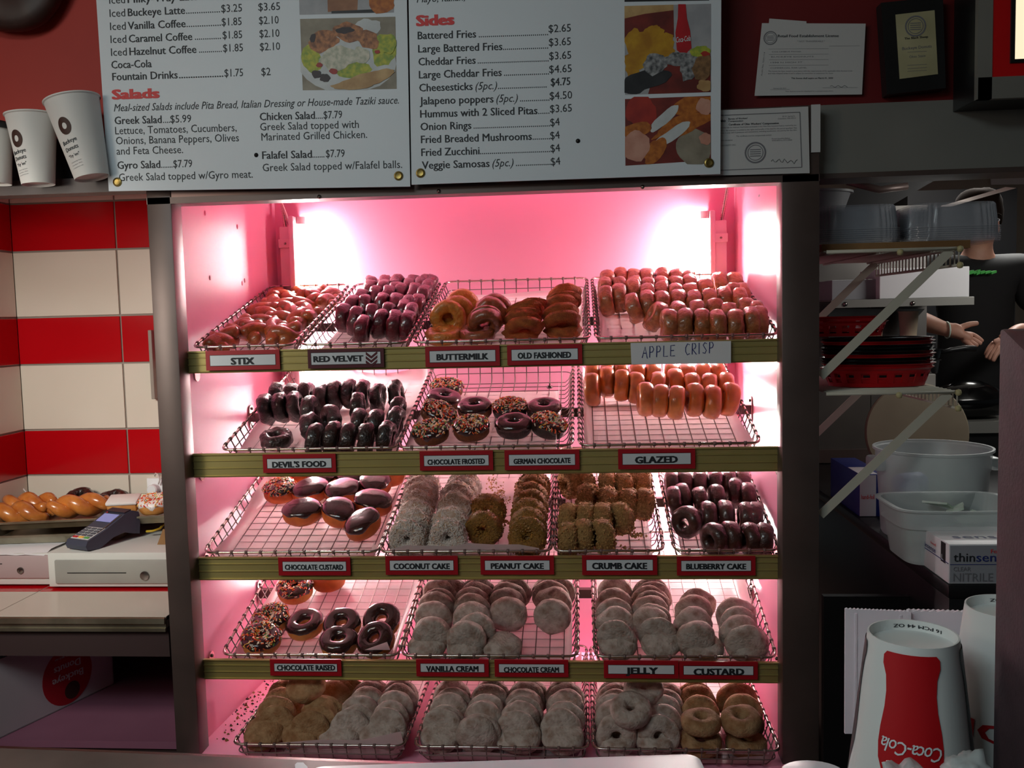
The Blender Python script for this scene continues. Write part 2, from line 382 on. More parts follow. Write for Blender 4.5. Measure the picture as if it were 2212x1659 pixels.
# ------------------------------------------------------------------ wire baskets and paper liners
BL, BH = .635, .055
class Frame: pass
ROWT = {1: TILT, 2: TILT, 3: TILT, 4: TILT, 5: math.radians(2)}
def frame(row, pxl, pxr):
    f = Frame(); t = ROWT[row]; yy = .07 if row < 5 else -.05
    f.s = Vector((0, math.cos(t), math.sin(t))); f.n = Vector((0, -math.sin(t), math.cos(t))); f.x = Vector((1, 0, 0))
    z = (RIMZ+[.5555])[row-1]; py = proj_y(z, yy)
    xl, xr = aty(pxl, py, yy).x, aty(pxr, py, yy).x
    f.w = xr-xl; f.o = Vector(((xl+xr)/2, yy, z))-f.n*BH; f.t = t
    return f
def proj_y(z, y):
    d = Vector((-.3, y, z))-CP; return 829.5-FPX*d.dot(UP)/d.dot(FW)
def wire_basket(f, label, mir=1):
    W_, L_ = f.w-.004, BL
    t = thing('wire_basket', label, 'basket', f.o, 'wire baskets in the display case'); t.rotation_euler = (f.t, 0, 0)
    def rr(w, l, z, r, y0=0):
        P = []
        for cx, cy, a0 in ((w/2-r, y0+r, -90), (w/2-r, y0+l-r, 0), (-w/2+r, y0+l-r, 90), (-w/2+r, y0+r, 180)):
            for k in range(5): a = math.radians(a0+k*22.5); P.append((cx+r*math.cos(a), cy+r*math.sin(a), z))
        return P
    rm = MB().use('chrome_wire').tube(rr(W_, L_, BH, .022), .0036, 7, True)
    wm = MB().use('grid_wire'); wr = .0017
    ny = int(L_/.034); nx = max(6, int(W_/.036))
    for i in range(1, ny):
        y = L_*i/ny
        wm.tube([(-W_/2, y, BH), (-W_/2+.014, y, .014), (-W_/2+.026, y, .0030), (W_/2-.026, y, .0030), (W_/2-.014, y, .014), (W_/2, y, BH)], wr, 4)
        for sx in (-1, 1): wm.tube([(sx*W_/2, y-.0035, BH), (sx*W_/2, y+.0035, BH)], .0056, 6)
    for j in range(1, nx):
        x = -W_/2+W_*j/nx
        wm.tube([(x, 0, BH), (x, .014, .014), (x, .026, .0034), (x, L_-.026, .0034), (x, L_-.014, .014), (x, L_, BH)], wr, 4)
        for y in (0, L_): wm.tube([(x-.0035, y, BH), (x+.0035, y, BH)], .0056, 6)
    wm.tube(rr(W_-.015, L_-.015, BH*.52, .02, .0075), wr, 4, True)
    for o in (rm.build('rim', None, True), wm.build('wire_mesh', None, True)): o.parent = t
    f.W, f.L = W_, L_
    return t
def liner(f, label, seed, front=.03, back=.03, side=.035, ruf=.0006, x0=-1, x1=1, s0=0, s1=1, corner=0):
    """paper sheet set just under the wire tops, so their show-through is modelled, and turned up at its edges"""
    rnd = random.Random(seed); nx, ny = 26, 30; mb = MB().use('parchment'); vs = []
    w, l = f.W/2-.029, f.L-.058
    for j in range(ny+1):
        for i in range(nx+1):
            a = -1.25+2.5*i/nx; b = -.12+1.24*j/ny
            x = max(-1, min(1, a))*w; z = .0040; y = .029+max(0, min(1, b))*l
            ea = max(0, abs(a)-1)/.25; eb = max(0, -b)/.12 if b < 0 else max(0, b-1)/.12
            hb = (front if b < 0 else back)
            z += ea*side*(.7+.3*math.sin(b*7+seed))+eb*hb*(.75+.25*math.sin(a*3+seed*2))
            x += (1 if a > 0 else -1)*ea*.022*side/.05; y += (-1 if b < 0 else 1)*eb*.02*hb/.05
            x = max(x0*f.W/2+.012, min(x1*f.W/2-.012, x))
            q = noise.noise(Vector((x*9+seed*3.1, y*9, seed)))+.5*noise.noise(Vector((x*25, y*25+seed, seed)))
            z += ruf*((.3+q) if ruf > .001 else q*.3)*(1 if ea+eb == 0 else .6)
            y = s0*f.L+(s1-s0)*y
            vs.append((x, y, max(z, .0040)))
    n = nx+1
    mb.add(vs, [(j*n+i, j*n+i+1, (j+1)*n+i+1, (j+1)*n+i) for j in range(ny) for i in range(nx)])
    o = mb.build('paper_liner', None, True); o.location = f.o; o.rotation_euler = (f.t, 0, 0)
    return tag(o, label, 'paper liner', 'paper liners in the wire baskets')

# ------------------------------------------------------------------ doughnut shapes
mat('stix_glaze', (172, 92, 44), (140, 66, 30), scale=45, rough=.3, coat=.7, bump=.35, bscale=220, var=.12)
mat('red_velvet', (98, 20, 34), (66, 12, 22), scale=50, rough=.28, coat=.8, bump=.6, bscale=170, var=.1)
mat('buttermilk', (214, 146, 64), (186, 110, 40), scale=60, rough=.4, coat=.5, bump=.9, bscale=130, var=.08)
mat('brown_glaze', (158, 92, 56), (126, 68, 40), scale=50, rough=.32, coat=.7, bump=.5, bscale=150, var=.1)
mat('old_fashioned', (170, 92, 36), (142, 70, 24), scale=60, rough=.75, bump=.8, bscale=260, var=.1)
mat('apple_crisp', (176, 110, 62), (136, 76, 42), scale=50, rough=.35, coat=.6, bump=.7, bscale=150, var=.1)
mat('devils_food', (50, 28, 22), (30, 17, 14), scale=60, rough=.4, coat=.55, bump=1.0, bscale=150, var=.15)
mat('glazed', (212, 132, 60), (184, 104, 46), scale=28, rough=.3, coat=.7, bump=.35, bscale=70, var=.07)
mat('cake_brown', (120, 66, 26), (96, 50, 20), scale=60, rough=.7, bump=.6, bscale=220, var=.08)
mat('cake_dark', (48, 30, 25), (34, 20, 17), scale=60, rough=.5, coat=.3, bump=.6, bscale=200, var=.1)
mat('bun', (196, 104, 36), (172, 86, 28), scale=25, rough=.55, bump=.25, bscale=120, var=.07)
mat('bun_pale', (206, 146, 78), (188, 116, 50), scale=25, rough=.6, bump=.25, bscale=120, var=.06)
mat('icing', (62, 32, 30), (52, 26, 26), scale=30, rough=.16, coat=.6, coatr=.12, bump=.25, bscale=60)
mat('icing_white', (240, 232, 228), rough=.4)
mat('coconut_dough', (196, 160, 132), (214, 196, 182), scale=60, rough=.8, bump=.6, bscale=200)
mat('coconut', (232, 222, 214), (214, 200, 190), scale=90, rough=.6)
mat('peanut', (160, 114, 50), (124, 84, 32), scale=200, rough=.6, bump=1, bscale=300, var=.08)
mat('peanut_bit', (174, 126, 58), (138, 94, 38), scale=120, rough=.5)
mat('crumb', (178, 138, 82), (142, 104, 58), scale=180, rough=.75, bump=1, bscale=300, var=.08)
mat('crumb_bit', (188, 150, 94), (156, 118, 70), scale=120, rough=.7)
mat('blueberry', (74, 40, 32), (50, 26, 22), scale=40, rough=.35, coat=.5, bump=.6, bscale=130, var=.12)
mat('powder', (200, 184, 174), (134, 98, 76), scale=42, rough=.9, bump=.9, bscale=170, var=.09, lo=.42, hi=.82, detail=9)
mat('powder_tan', (186, 148, 108), (152, 108, 70), scale=42, rough=.9, bump=.9, bscale=200, var=.08)
mat('custard_filling', (226, 184, 96), rough=.4)
mat('jelly_filling', (110, 14, 20), rough=.2)
mat('cream_filling', (236, 228, 204), rough=.4)
for i, c in enumerate(((240, 104, 48), (250, 238, 214), (244, 186, 80), (222, 54, 58), (84, 160, 76), (250, 226, 204))): mat('sprinkle_%d' % i, c, rough=.35)

def sgnpow(c, e): return math.copysign(abs(c)**e, c)
class Ring:
    def __init__(s, R, hole, th, lump=.002, freq=30, seed=0, sq=.8, ridge=0):
        s.Rm, s.a, s.b = (R+hole)/2, (R-hole)/2, th/2; s.lump, s.freq, s.seed, s.sq, s.ridge = lump, freq, seed, sq, ridge
    def p(s, u, v, off=0):
        cr, cz = sgnpow(math.cos(v), s.sq), sgnpow(math.sin(v), s.sq)
        wob = 1+.05*noise.noise(Vector((math.cos(u)*1.3+s.seed, math.sin(u)*1.3, s.seed*.7)))
        r = s.Rm*wob+(s.a+off)*cr; z = (s.b+off)*cz
        if s.ridge: r += s.ridge*math.cos(6*v)*max(0, math.cos(v))*(1+.5*math.sin(5*u+s.seed))
        q = Vector((r*math.cos(u), r*math.sin(u), z))
        k = noise.noise(q*s.freq+Vector((s.seed*7.3,)*3))+.4*noise.noise(q*s.freq*2.4)
        nrm = Vector((math.cos(v)*math.cos(u), math.cos(v)*math.sin(u), math.sin(v)))
        return q+nrm*s.lump*k
    def n(s, u, v): return Vector((math.cos(v)*math.cos(u), math.cos(v)*math.sin(u), math.sin(v)))
    def mesh(s, mb, nu=32, nv=14):
        mb.add([s.p(2*PI*i/nu, 2*PI*j/nv) for i in range(nu) for j in range(nv)], [(i*nv+j, ((i+1) % nu)*nv+j, ((i+1) % nu)*nv+(j+1) % nv, i*nv+(j+1) % nv) for i in range(nu) for j in range(nv)])
    def icing(s, mb, nu=44, nv=12, v0=.12, wav=.4):
        vs = []
        for i in range(nu):
            u = 2*PI*i/nu
            a = v0+wav*noise.noise(Vector((math.cos(u)*2.2+s.seed*3, math.sin(u)*2.2, s.seed)))-.12*max(0, noise.noise(Vector((math.cos(u)*6, math.sin(u)*6, s.seed+4))))*2
            b = PI-.05
            for j in range(nv+1):
                t = j/nv; off = .0026 if 0 < j < nv else -.0015
                if j == 1: off = .0032
                vs.append(s.p(u, a+(b-a)*t, off))
        n = nv+1
        mb.add(vs, [(i*n+j, ((i+1) % nu)*n+j, ((i+1) % nu)*n+j+1, i*n+j+1) for i in range(nu) for j in range(nv)])
    def scatter(s, rnd, lo=.35, hi=2.7, off=.003):
        u, v = rnd.uniform(0, 2*PI), rnd.uniform(lo, hi); return s.p(u, v, off), s.n(u, v)
class Bun:
    def __init__(s, R, th, lump=.002, freq=22, seed=0, dent=0, oval=1.0):
        s.R, s.b, s.lump, s.freq, s.seed, s.dent, s.oval = R, th/2, lump, freq, seed, dent, oval
    def p(s, u, v, off=0):
        r = (s.R+off)*sgnpow(math.cos(v), .62); z = (s.b+off)*sgnpow(math.sin(v), .8)
        q = Vector((r*math.cos(u)*s.oval, r*math.sin(u)/s.oval, z))
        k = noise.noise(q*s.freq+Vector((s.seed*7.3,)*3))+.5*noise.noise(q*s.freq*2.3)
        if s.dent:
            k -= s.dent*max(0, 1-((u-1.9)**2*3+(v-.35)**2*9))
        return q+s.n(u, v)*s.lump*k
    def n(s, u, v): return Vector((math.cos(v)*math.cos(u), math.cos(v)*math.sin(u), math.sin(v)))
    def mesh(s, mb, nu=28, nv=16):
        vs = [s.p(2*PI*i/nu, -PI/2+PI*j/nv) for j in range(1, nv) for i in range(nu)]+[s.p(0, -PI/2), s.p(0, PI/2)]
        b = (nv-1)*nu
        mb.add(vs, [(j*nu+i, j*nu+(i+1) % nu, (j+1)*nu+(i+1) % nu, (j+1)*nu+i) for j in range(nv-2) for i in range(nu)]+[(b, (i+1) % nu, i) for i in range(nu)]+[(b+1, b-nu+i, b-nu+(i+1) % nu) for i in range(nu)])
    def icing(s, mb, nu=44, nv=10, v0=.22, wav=.28):
        vs = []
        for j in range(nv):
            for i in range(nu):
                u = 2*PI*i/nu; a = v0+wav*noise.noise(Vector((math.cos(u)*1.8+s.seed*3, math.sin(u)*1.8, s.seed)))
                vs.append(s.p(u, a+(PI/2-a)*j/nv, .0028 if j else -.0015))
        vs.append(s.p(0, PI/2, .0028)); b = nv*nu
        mb.add(vs, [(j*nu+i, j*nu+(i+1) % nu, (j+1)*nu+(i+1) % nu, (j+1)*nu+i) for j in range(nv-1) for i in range(nu)]+[(b, b-nu+i, b-nu+(i+1) % nu) for i in range(nu)])
    def scatter(s, rnd, lo=.3, hi=1.5, off=.003):
        u, v = rnd.uniform(0, 2*PI), rnd.uniform(lo, hi); return s.p(u, v, off), s.n(u, v)
def stick_bit(mb, p, n, rnd, l, w):
    t = n.orthogonal().normalized(); t.rotate(Matrix.Rotation(rnd.uniform(0, 2*PI), 3, n)); t = (t+n*rnd.uniform(-.15, .55)).normalized()
    b = n.cross(t).normalized(); c = t.cross(b)
    a = [p+t*sx*l/2+b*sy*w/2+c*sz*w/2 for sz in (-1, 1) for sy in (-1, 1) for sx in (-1, 1)]
    mb.add(a, [(0, 2, 3, 1), (4, 5, 7, 6), (0, 1, 5, 4), (2, 6, 7, 3), (0, 4, 6, 2), (1, 3, 7, 5)])
def nugget(mb, p, rnd, r):
    a = [p+Vector((rnd.uniform(.5, 1)*x, rnd.uniform(.5, 1)*y, rnd.uniform(.5, 1)*z))*r for x, y, z in ((1, 0, 0), (-1, 0, 0), (0, 1, 0), (0, -1, 0), (0, 0, 1), (0, 0, -1))]
    mb.add(a, [(0, 2, 4), (2, 1, 4), (1, 3, 4), (3, 0, 4), (2, 0, 5), (1, 2, 5), (3, 1, 5), (0, 3, 5)])
def stix_mesh(mb, seed):
    rnd = random.Random(seed)
    for ph in (0, PI):
        P = []; r = []
        for k in range(13):
            t = k/12; a = ph+t*PI*1.35+seed
            P.append((-.040+.080*t, .016*math.cos(a), .013*math.sin(a))); e = abs(t-.5)*2
            r.append(.0225*(1-.22*math.sin(PI*t))*(1 if 0 < k < 12 else .6))
        mb.tube(P, r, 10)
def doughnut_mesh(o):
    me = o.data; COL.objects.unlink(o); bpy.data.objects.remove(o); return me
KINDS = {}
def make_kind(key, dough, shape, variants=3, icing=None, sprinkles=0, bits=None, nbits=0, bl=.006, bw=.0016, lumps=0):
    out = []
    for k in range(variants):
        sh = shape(k)
        mb = MB().use(dough); sh.mesh(mb); parts = {'dough': doughnut_mesh(mb.build(key, None, True))}
        rnd = random.Random(k*17+len(key))
        if icing:
            mb = MB().use(icing); sh.icing(mb); parts['icing'] = doughnut_mesh(mb.build('icing', None, True))
        if sprinkles:
            mb = MB()
            for i in range(sprinkles):
                mb.use('sprinkle_%d' % rnd.choice((0, 0, 0, 1, 1, 1, 2, 3, 4, 5, 5))); p, n = sh.scatter(rnd, off=.0035+rnd.random()*.001); stick_bit(mb, p, n, rnd, .0075, .0022)
            parts['sprinkles'] = doughnut_mesh(mb.build('sprinkles', None, False))
        if nbits:
            mb = MB().use(bits)
            for i in range(nbits):
                p, n = sh.scatter(rnd, -PI/2 if isinstance(sh, Bun) else 0, PI/2 if isinstance(sh, Bun) else 2*PI, .0005)
                if lumps: nugget(mb, p, rnd, lumps*rnd.uniform(.5, 1.2))
                else: stick_bit(mb, p, n, rnd, bl*rnd.uniform(.5, 1.5), bw)
            parts['coating'] = doughnut_mesh(mb.build('coating', None, False))
        out.append(parts)
    KINDS[key] = out
make_kind('red_velvet', 'red_velvet', lambda k: Ring(.043, .012, .037, .005, 42, k))
make_kind('buttermilk', 'buttermilk', lambda k: Ring(.050, .014, .036, .003, 70, k))
make_kind('cinnamon', 'brown_glaze', lambda k: Ring(.048, .013, .036, .003, 50, k))
make_kind('old_fashioned', 'old_fashioned', lambda k: Ring(.050, .012, .030, .002, 40, k, .8, .0035))
make_kind('apple_crisp', 'apple_crisp', lambda k: Ring(.044, .012, .041, .0045, 42, k), 4)
make_kind('devils_food', 'devils_food', lambda k: Ring(.045, .013, .038, .005, 55, k), 4)
make_kind('glazed', 'glazed', lambda k: Ring(.048, .014, .044, .0022, 26, k), 4)
make_kind('blueberry', 'blueberry', lambda k: Ring(.044, .012, .041, .003, 50, k), 4)
make_kind('frosted_brown', 'cake_brown', lambda k: Ring(.050, .012, .044, .0015, 40, k), 2, 'icing')
make_kind('frosted_dark', 'cake_dark', lambda k: Ring(.050, .012, .044, .0015, 40, k+3), 2, 'icing')
make_kind('sprinkle_brown', 'cake_brown', lambda k: Ring(.050, .012, .044, .0015, 40, k), 3, 'icing', 240)
make_kind('sprinkle_dark', 'cake_dark', lambda k: Ring(.049, .012, .044, .0015, 40, k+3), 2, 'icing', 240)
make_kind('custard_bun', 'bun', lambda k: Bun(.053, .058, .002, 20, k, 0, 1.08), 3, 'icing')
make_kind('plain_bun', 'bun', lambda k: Bun(.051, .056, .002, 20, k+5), 2)
make_kind('sprinkle_bun', 'bun', lambda k: Bun(.050, .056, .002, 20, k+7), 1, 'icing', 260)
make_kind('coconut', 'coconut_dough', lambda k: Ring(.049, .010, .040, .003, 40, k), 3, None, 0, 'coconut', 950, .012, .0015)
make_kind('peanut', 'peanut', lambda k: Ring(.050, .010, .044, .003, 60, k), 3, None, 0, 'peanut_bit', 420, lumps=.0046)
make_kind('crumb', 'crumb', lambda k: Ring(.045, .010, .047, .0035, 60, k), 4, None, 0, 'crumb_bit', 340, lumps=.0046)
make_kind('iced_ring', 'bun_pale', lambda k: Ring(.051, .015, .046, .002, 22, k), 3, 'icing')
make_kind('sprinkle_ring', 'bun_pale', lambda k: Ring(.052, .012, .048, .002, 22, k), 3, 'icing', 200)
make_kind('powdered', 'powder', lambda k: Bun(.052, .046, .0045, 26, k, .8 if k % 2 else 0), 6)
make_kind('powdered_tan', 'powder_tan', lambda k: Bun(.053, .046, .005, 26, k+4, 1.0 if k % 2 else 0), 4)
make_kind('powdered_ring', 'powder', lambda k: Ring(.052, .010, .044, .003, 30, k), 4)
make_kind('tan_ring', 'powder_tan', lambda k: Ring(.051, .011, .040, .003, 30, k+2), 4)
_st = []
for k in range(4):
    mb = MB().use('stix_glaze'); stix_mesh(mb, k*1.3); _st.append({'dough': doughnut_mesh(mb.build('doughnut_stick', None, True))})
KINDS['stix'] = _st
DIM = {'red_velvet': (.043, .037), 'buttermilk': (.05, .036), 'cinnamon': (.048, .036), 'old_fashioned': (.05, .03), 'apple_crisp': (.044, .041), 'devils_food': (.045, .038), 'glazed': (.048, .044), 'blueberry': (.044, .041), 'frosted_brown': (.05, .044), 'frosted_dark': (.05, .044), 'sprinkle_brown': (.05, .044), 'sprinkle_dark': (.049, .044), 'custard_bun': (.053, .058), 'plain_bun': (.051, .056), 'sprinkle_bun': (.05, .056), 'coconut': (.049, .042), 'peanut': (.05, .046), 'crumb': (.045, .048), 'iced_ring': (.051, .046), 'sprinkle_ring': (.052, .048), 'powdered': (.052, .046), 'powdered_tan': (.053, .046), 'powdered_ring': (.052, .044), 'tan_ring': (.051, .04), 'stix': (.046, .05)}
_vc = {}
def spawn(kind, M_, label, group, name='doughnut', cat='doughnut'):
    i = _vc.get(kind, 0); _vc[kind] = i+1; P = KINDS[kind][i % len(KINDS[kind])]
    o = bpy.data.objects.new(name, P['dough']); COL.objects.link(o); o.matrix_world = M_; tag(o, label, cat, group)
    par = o
    for nm in ('icing', 'sprinkles', 'coating'):
        if nm in P:
            c = bpy.data.objects.new({'coating': {'coconut': 'coconut_shreds', 'peanut': 'chopped_nuts', 'crumb': 'crumb_coating'}.get(kind, nm)}.get(nm, nm), P[nm]); COL.objects.link(c); c.parent = par
            if nm != 'icing': c['kind'] = 'stuff'
            par = c
    return o
def basis(Z, spin, C):
    Z = Z.normalized(); X = Z.orthogonal().normalized(); X.rotate(Matrix.Rotation(spin, 3, Z)); Y = Z.cross(X)
    m = Matrix((X, Y, Z)).transposed().to_4x4(); m.translation = C; return m
rng = random.Random(11)
def put(f, px, py, kind, mode, a=0, yaw=0, h=None, label='', group=''):
    R, th = DIM[kind]; a = {'face': a*.12 if a > 0 else a, 'flat': a*.3 if a < 28 else a*.65}.get(mode, a); a = math.radians(a); yaw = math.radians(yaw); P0 = f.o+f.n*.009
    jit = lambda s: rng.uniform(-s, s)
    X = f.x*math.cos(yaw)+f.s*math.sin(yaw); Sd = f.s*math.cos(yaw)-f.x*math.sin(yaw)
    if mode == 'roll':
        a += jit(.05); yj = jit(.1); X = (X+Sd*yj).normalized()
        hh = 2*R*math.cos(a) if h is None else h
        c = atplane(px, py, P0+f.n*hh, f.n)-(f.n*math.cos(a)+X*math.sin(a))*R; Z = X*math.cos(a)-f.n*math.sin(a)
        half = (th/2+.003, R)
    elif mode == 'face':
        a += jit(.04)
        while True:                              # lean back until it clears the front of the basket
            up = f.n*math.cos(a)+Sd*math.sin(a)
            hh = R*math.cos(a)*2+th/2*abs(math.sin(a)) if h is None else h
            c = atplane(px, py, P0+f.n*hh, f.n)-up*R
            if a < 0 or a > 1.15 or (c-f.o).dot(f.s) >= .010+th/2*math.cos(a)+R*math.sin(a): break
            a += .06
        Z = (-Sd*math.cos(a)+f.n*math.sin(a))+X*jit(.06)
        half = (R, th/2*math.cos(a)+R*abs(math.sin(a)))
    else:                                       # flat, a tips the top towards the customer, yaw tips it sideways
        hh = th/2*math.cos(a)+R*abs(math.sin(a)) if h is None else h
        c = atplane(px, py, P0+f.n*hh, f.n)
        Z = f.n*math.cos(a)-f.s*math.sin(a)+f.x*math.sin(yaw); half = (R, R)
    l = c-f.o; x = max(-f.W/2+half[0]+.006, min(f.W/2-half[0]-.006, l.x)); s = l.dot(f.s); s2 = max(.012+half[1], min(BL-half[1]-.012, s))
    c = c+f.x*(x-l.x)+f.s*(s2-s)
    o = spawn(kind, basis(Z, jit(PI), c), label, group)
    o_last.append((o, mode, c, Z.normalized(), th)); return o
o_last = []
def squash():
    """doughnuts leaning in a close column are pressed a little thinner"""
    for (o, m1, c1, Z1, th), (p, m2, c2, Z2, t2) in zip(o_last[:-1], o_last[1:]):
        if m1 == m2 == 'face' and (c2-c1).length < .12:
            g_ = abs((c2-c1).dot(Z1)); k = max(.62, min(1, g_/th)); p.scale = (1, 1, k)
    o_last.clear()
ORD = ['first', 'second', 'third', 'fourth', 'fifth', 'sixth', 'seventh', 'eighth', 'ninth', 'tenth', 'eleventh']
def nth(i, n, end='left'): return 'only one' if n == 1 else ('leftmost' if i == 0 else 'rightmost' if i == n-1 else ORD[i]+' from left')
def rows_of(f, zoom, kind, rows, desc, where, group, mode='roll', names=None):
    """rows listed from the front of the basket to its back, each row from left to right"""
    ox, oy, s = zoom
    for r, row in enumerate(rows):
        rn = 'front row' if r == 0 else 'back row' if r == len(rows)-1 else ORD[r]+' row from front'
        for i, it in enumerate(row):
            u, v = it[:2]; a = it[2] if len(it) > 2 else 0; yw_ = it[3] if len(it) > 3 else 0
            put(f, ox+u/s, oy+v/s, kind, mode, a, yw_, None, '%s, %s, %s, %s basket' % (desc, nth(i, len(row)), rn, where), group)
def cols_of(f, zoom, cols, desc, where, group, names):
    """columns listed from left to right, each column from its front doughnut to the back"""
    ox, oy, s = zoom
    for c, col in enumerate(cols):
        for i, it in enumerate(col):
            u, v, kind, mode = it[:4]; a = it[4] if len(it) > 4 else 0; yw_ = it[5] if len(it) > 5 else 0; h = it[6] if len(it) > 6 else None
            d = desc[kind] if isinstance(desc, dict) else desc
            if len(it) > 7: lab = it[7]
            else: lab = '%s, %s in the %s column, %s basket' % (d, 'frontmost' if i == 0 else 'rearmost' if i == len(col)-1 else ORD[i]+' from front', names[c], where)
            put(f, ox+u/s, oy+v/s, kind, mode, a, yw_, h, lab, group)
    squash()
def raised_edge(ln, pts, y):
    """turned-up front edge of a paper liner"""
    P = [aty(px, py, y) for px, py in pts]
    MB().use('parchment').prism(P, (0, .0006, 0)).build('raised_edge', ln)
# ------------------------------------------------------------------ what stands in each basket
DN = 'doughnuts in the %s basket'
# top shelf
f = frame(1, 413, 632); wire_basket(f, 'narrow wire basket of doughnut sticks above the STIX sign'); ln = liner(f, 'white paper liner under the doughnut sticks', 1, .01, .03, .01)
Z = (400, 580, 5.821)
STX = [(330, 945, 100), (505, 905, 70), (600, 790, 60), (780, 740, 105), (900, 800, 70), (985, 690, 40), (1120, 745, 125), (1170, 840, 110), (1240, 660, 20), (1400, 690, 95), (1420, 830, 40), (1565, 640, 120), (930, 530, 60), (1105, 500, 110), (1075, 605, 20), (1250, 490, 70), (1360, 540, 30), (1400, 600, 150), (1540, 460, 30), (1620, 560, 150), (1200, 320, 90), (1090, 385, 10), (1440, 320, 165), (1390, 400, 170), (1640, 380, 80), (1730, 270, 50), (1790, 430, 110), (1850, 350, 100), (1940, 270, 130)]
bx = lambda u: 'left' if u < 900 else 'middle' if u < 1350 else 'right'
seen = {}
for u, v, a in sorted(STX, key=lambda q: -q[1]):
    px, py = Z[0]+u/Z[2], Z[1]+v/Z[2]; P0 = f.o+f.n*.036
    c = atplane(px, py, P0, f.n); l = c-f.o; a = math.radians(a)
    hx = abs(math.cos(a))*.05+.02; hy = abs(math.sin(a))*.05+.02
    x = max(-f.W/2+hx+.004, min(f.W/2-hx-.004, l.x)); s = max(.01+hy, min(BL-hy-.01, l.dot(f.s))); c += f.x*(x-l.x)+f.s*(s-l.dot(f.s))
    Xa = f.x*math.cos(a)+f.s*math.sin(a)+f.n*rng.uniform(-.2, .2); Xa.normalize(); Ya = f.n.cross(Xa).normalized(); Za = Xa.cross(Ya)
    m_ = Matrix((Xa, Ya, Za)).transposed().to_4x4(); m_.translation = c
    k = bx(u); i = seen.get(k, 0); seen[k] = i+1
    spawn('stix', m_, 'glazed doughnut stick, %s from front in the %s of STIX basket' % (ORD[i] if i < 11 else 'last', {'left': 'left third', 'middle': 'middle third', 'right': 'right third'}[k]), DN % 'sticks', 'doughnut_stick', 'doughnut')
f = frame(1, 647, 878); wire_basket(f, 'narrow wire basket of dark red doughnuts above the RED VELVET sign'); ln = liner(f, 'white paper liner under the red velvet doughnuts', 2, .01, .03, .012)
rows_of(f, (690, 570, 7.373), 'red_velvet', [
    [(730, 805, 14), (1000, 725, 12), (1215, 755, 12), (1480, 750, 14)],
    [(400, 625, 10), (620, 685, 14), (850, 635, 8), (1110, 615, 12), (1370, 570, 12), (1570, 630, 12)],
    [(530, 505, 8), (740, 490, 8), (1010, 465, 8), (1240, 465, 10), (1430, 500, 10), (1660, 480, 14)],
    [(680, 400, 10), (920, 350, 10), (1110, 350, 6), (1320, 300, 10), (1540, 315, 10), (1770, 335, 14)],
    [(810, 255, 6), (1030, 245, 6), (1220, 280, 6), (1440, 220, 8), (1630, 210, 10), (1830, 245, 14)],
    [(860, 150, 4), (1060, 165, 6), (1260, 140, 6), (1530, 125, 8), (1740, 135, 10), (1940, 95, 18)]], 'dark red glazed doughnut', 'red velvet', DN % 'red velvet')
f = frame(1, 890, 1275); wire_basket(f, 'wide wire basket of buttermilk and old fashioned doughnuts on the top shelf'); ln = liner(f, 'white paper liner under the buttermilk and old fashioned doughnuts', 3, .03, .02, .03)
cols_of(f, (880, 580, 5.395), [
    [(385, 780, 'buttermilk', 'flat', 4), (455, 365, 'buttermilk', 'face', 24, 8), (560, 320, 'buttermilk', 'face', 26, 20), (620, 235, 'buttermilk', 'face', 24, 24)],
    [(815, 760, 'cinnamon', 'flat', 8), (910, 490, 'cinnamon', 'face', -32, 12), (900, 435, 'cinnamon', 'face', -18, 8), (950, 330, 'cinnamon', 'face', 24, 10), (1010, 290, 'cinnamon', 'face', 20, 12)],
    [(1330, 745, 'old_fashioned', 'flat', -2), (1350, 600, 'old_fashioned', 'face', -54), (1340, 520, 'old_fashioned', 'face', -50, 6), (1360, 470, 'old_fashioned', 'face', -47, 10), (1370, 415, 'old_fashioned', 'face', -44, 10), (1390, 380, 'old_fashioned', 'face', -40, 12), (1450, 345, 'old_fashioned', 'face', -36, 16)],
    [(1820, 715, 'old_fashioned', 'flat', 6), (1810, 525, 'old_fashioned', 'face', -51, 6), (1800, 430, 'old_fashioned', 'face', -48, 8), (1800, 330, 'old_fashioned', 'face', -45, 10), (1840, 275, 'old_fashioned', 'face', -40, 12), (1850, 195, 'old_fashioned', 'face', -36, 14)]],
    {'buttermilk': 'golden bumpy buttermilk doughnut', 'cinnamon': 'brown glazed doughnut', 'old_fashioned': 'cracked brown old fashioned doughnut'}, 'buttermilk', DN % 'buttermilk', ['leftmost', 'second', 'third', 'rightmost'])
f = frame(1, 1286, 1684); wire_basket(f, 'wide wire basket full of apple crisp doughnuts on the top shelf'); ln = liner(f, 'crumpled white paper liner under the apple crisp doughnuts', 4, .02, .03, .035, .006)
rows_of(f, (1270, 560, 5.144), 'apple_crisp', [
    [(850, 480, 32), (905, 550, 0), (1085, 550, 0), (1270, 550, 0), (1445, 570, 0), (1635, 560, -3), (1820, 535, -4), (2010, 525, -4)],
    [(460, 375, -20), (640, 350, -10), (1020, 470, 6), (1215, 455), (1420, 435), (1570, 480), (1770, 435, 6), (1950, 455, 8)],
    [(190, 295, -6), (345, 265, -4), (500, 225), (830, 355), (1010, 340), (1180, 350), (1350, 340), (1520, 300), (1690, 325)],
    [(660, 270), (820, 240), (980, 270), (1130, 260), (1300, 215), (1620, 265), (1790, 260, -4)],
    [(190, 205), (350, 195), (520, 185), (675, 200), (820, 180), (980, 180), (1140, 175), (1470, 145), (1640, 145)],
    [(215, 120), (360, 100), (515, 105), (655, 105), (830, 95), (990, 105), (1130, 120)]], 'brown glazed doughnut on edge', 'apple crisp', DN % 'apple crisp')
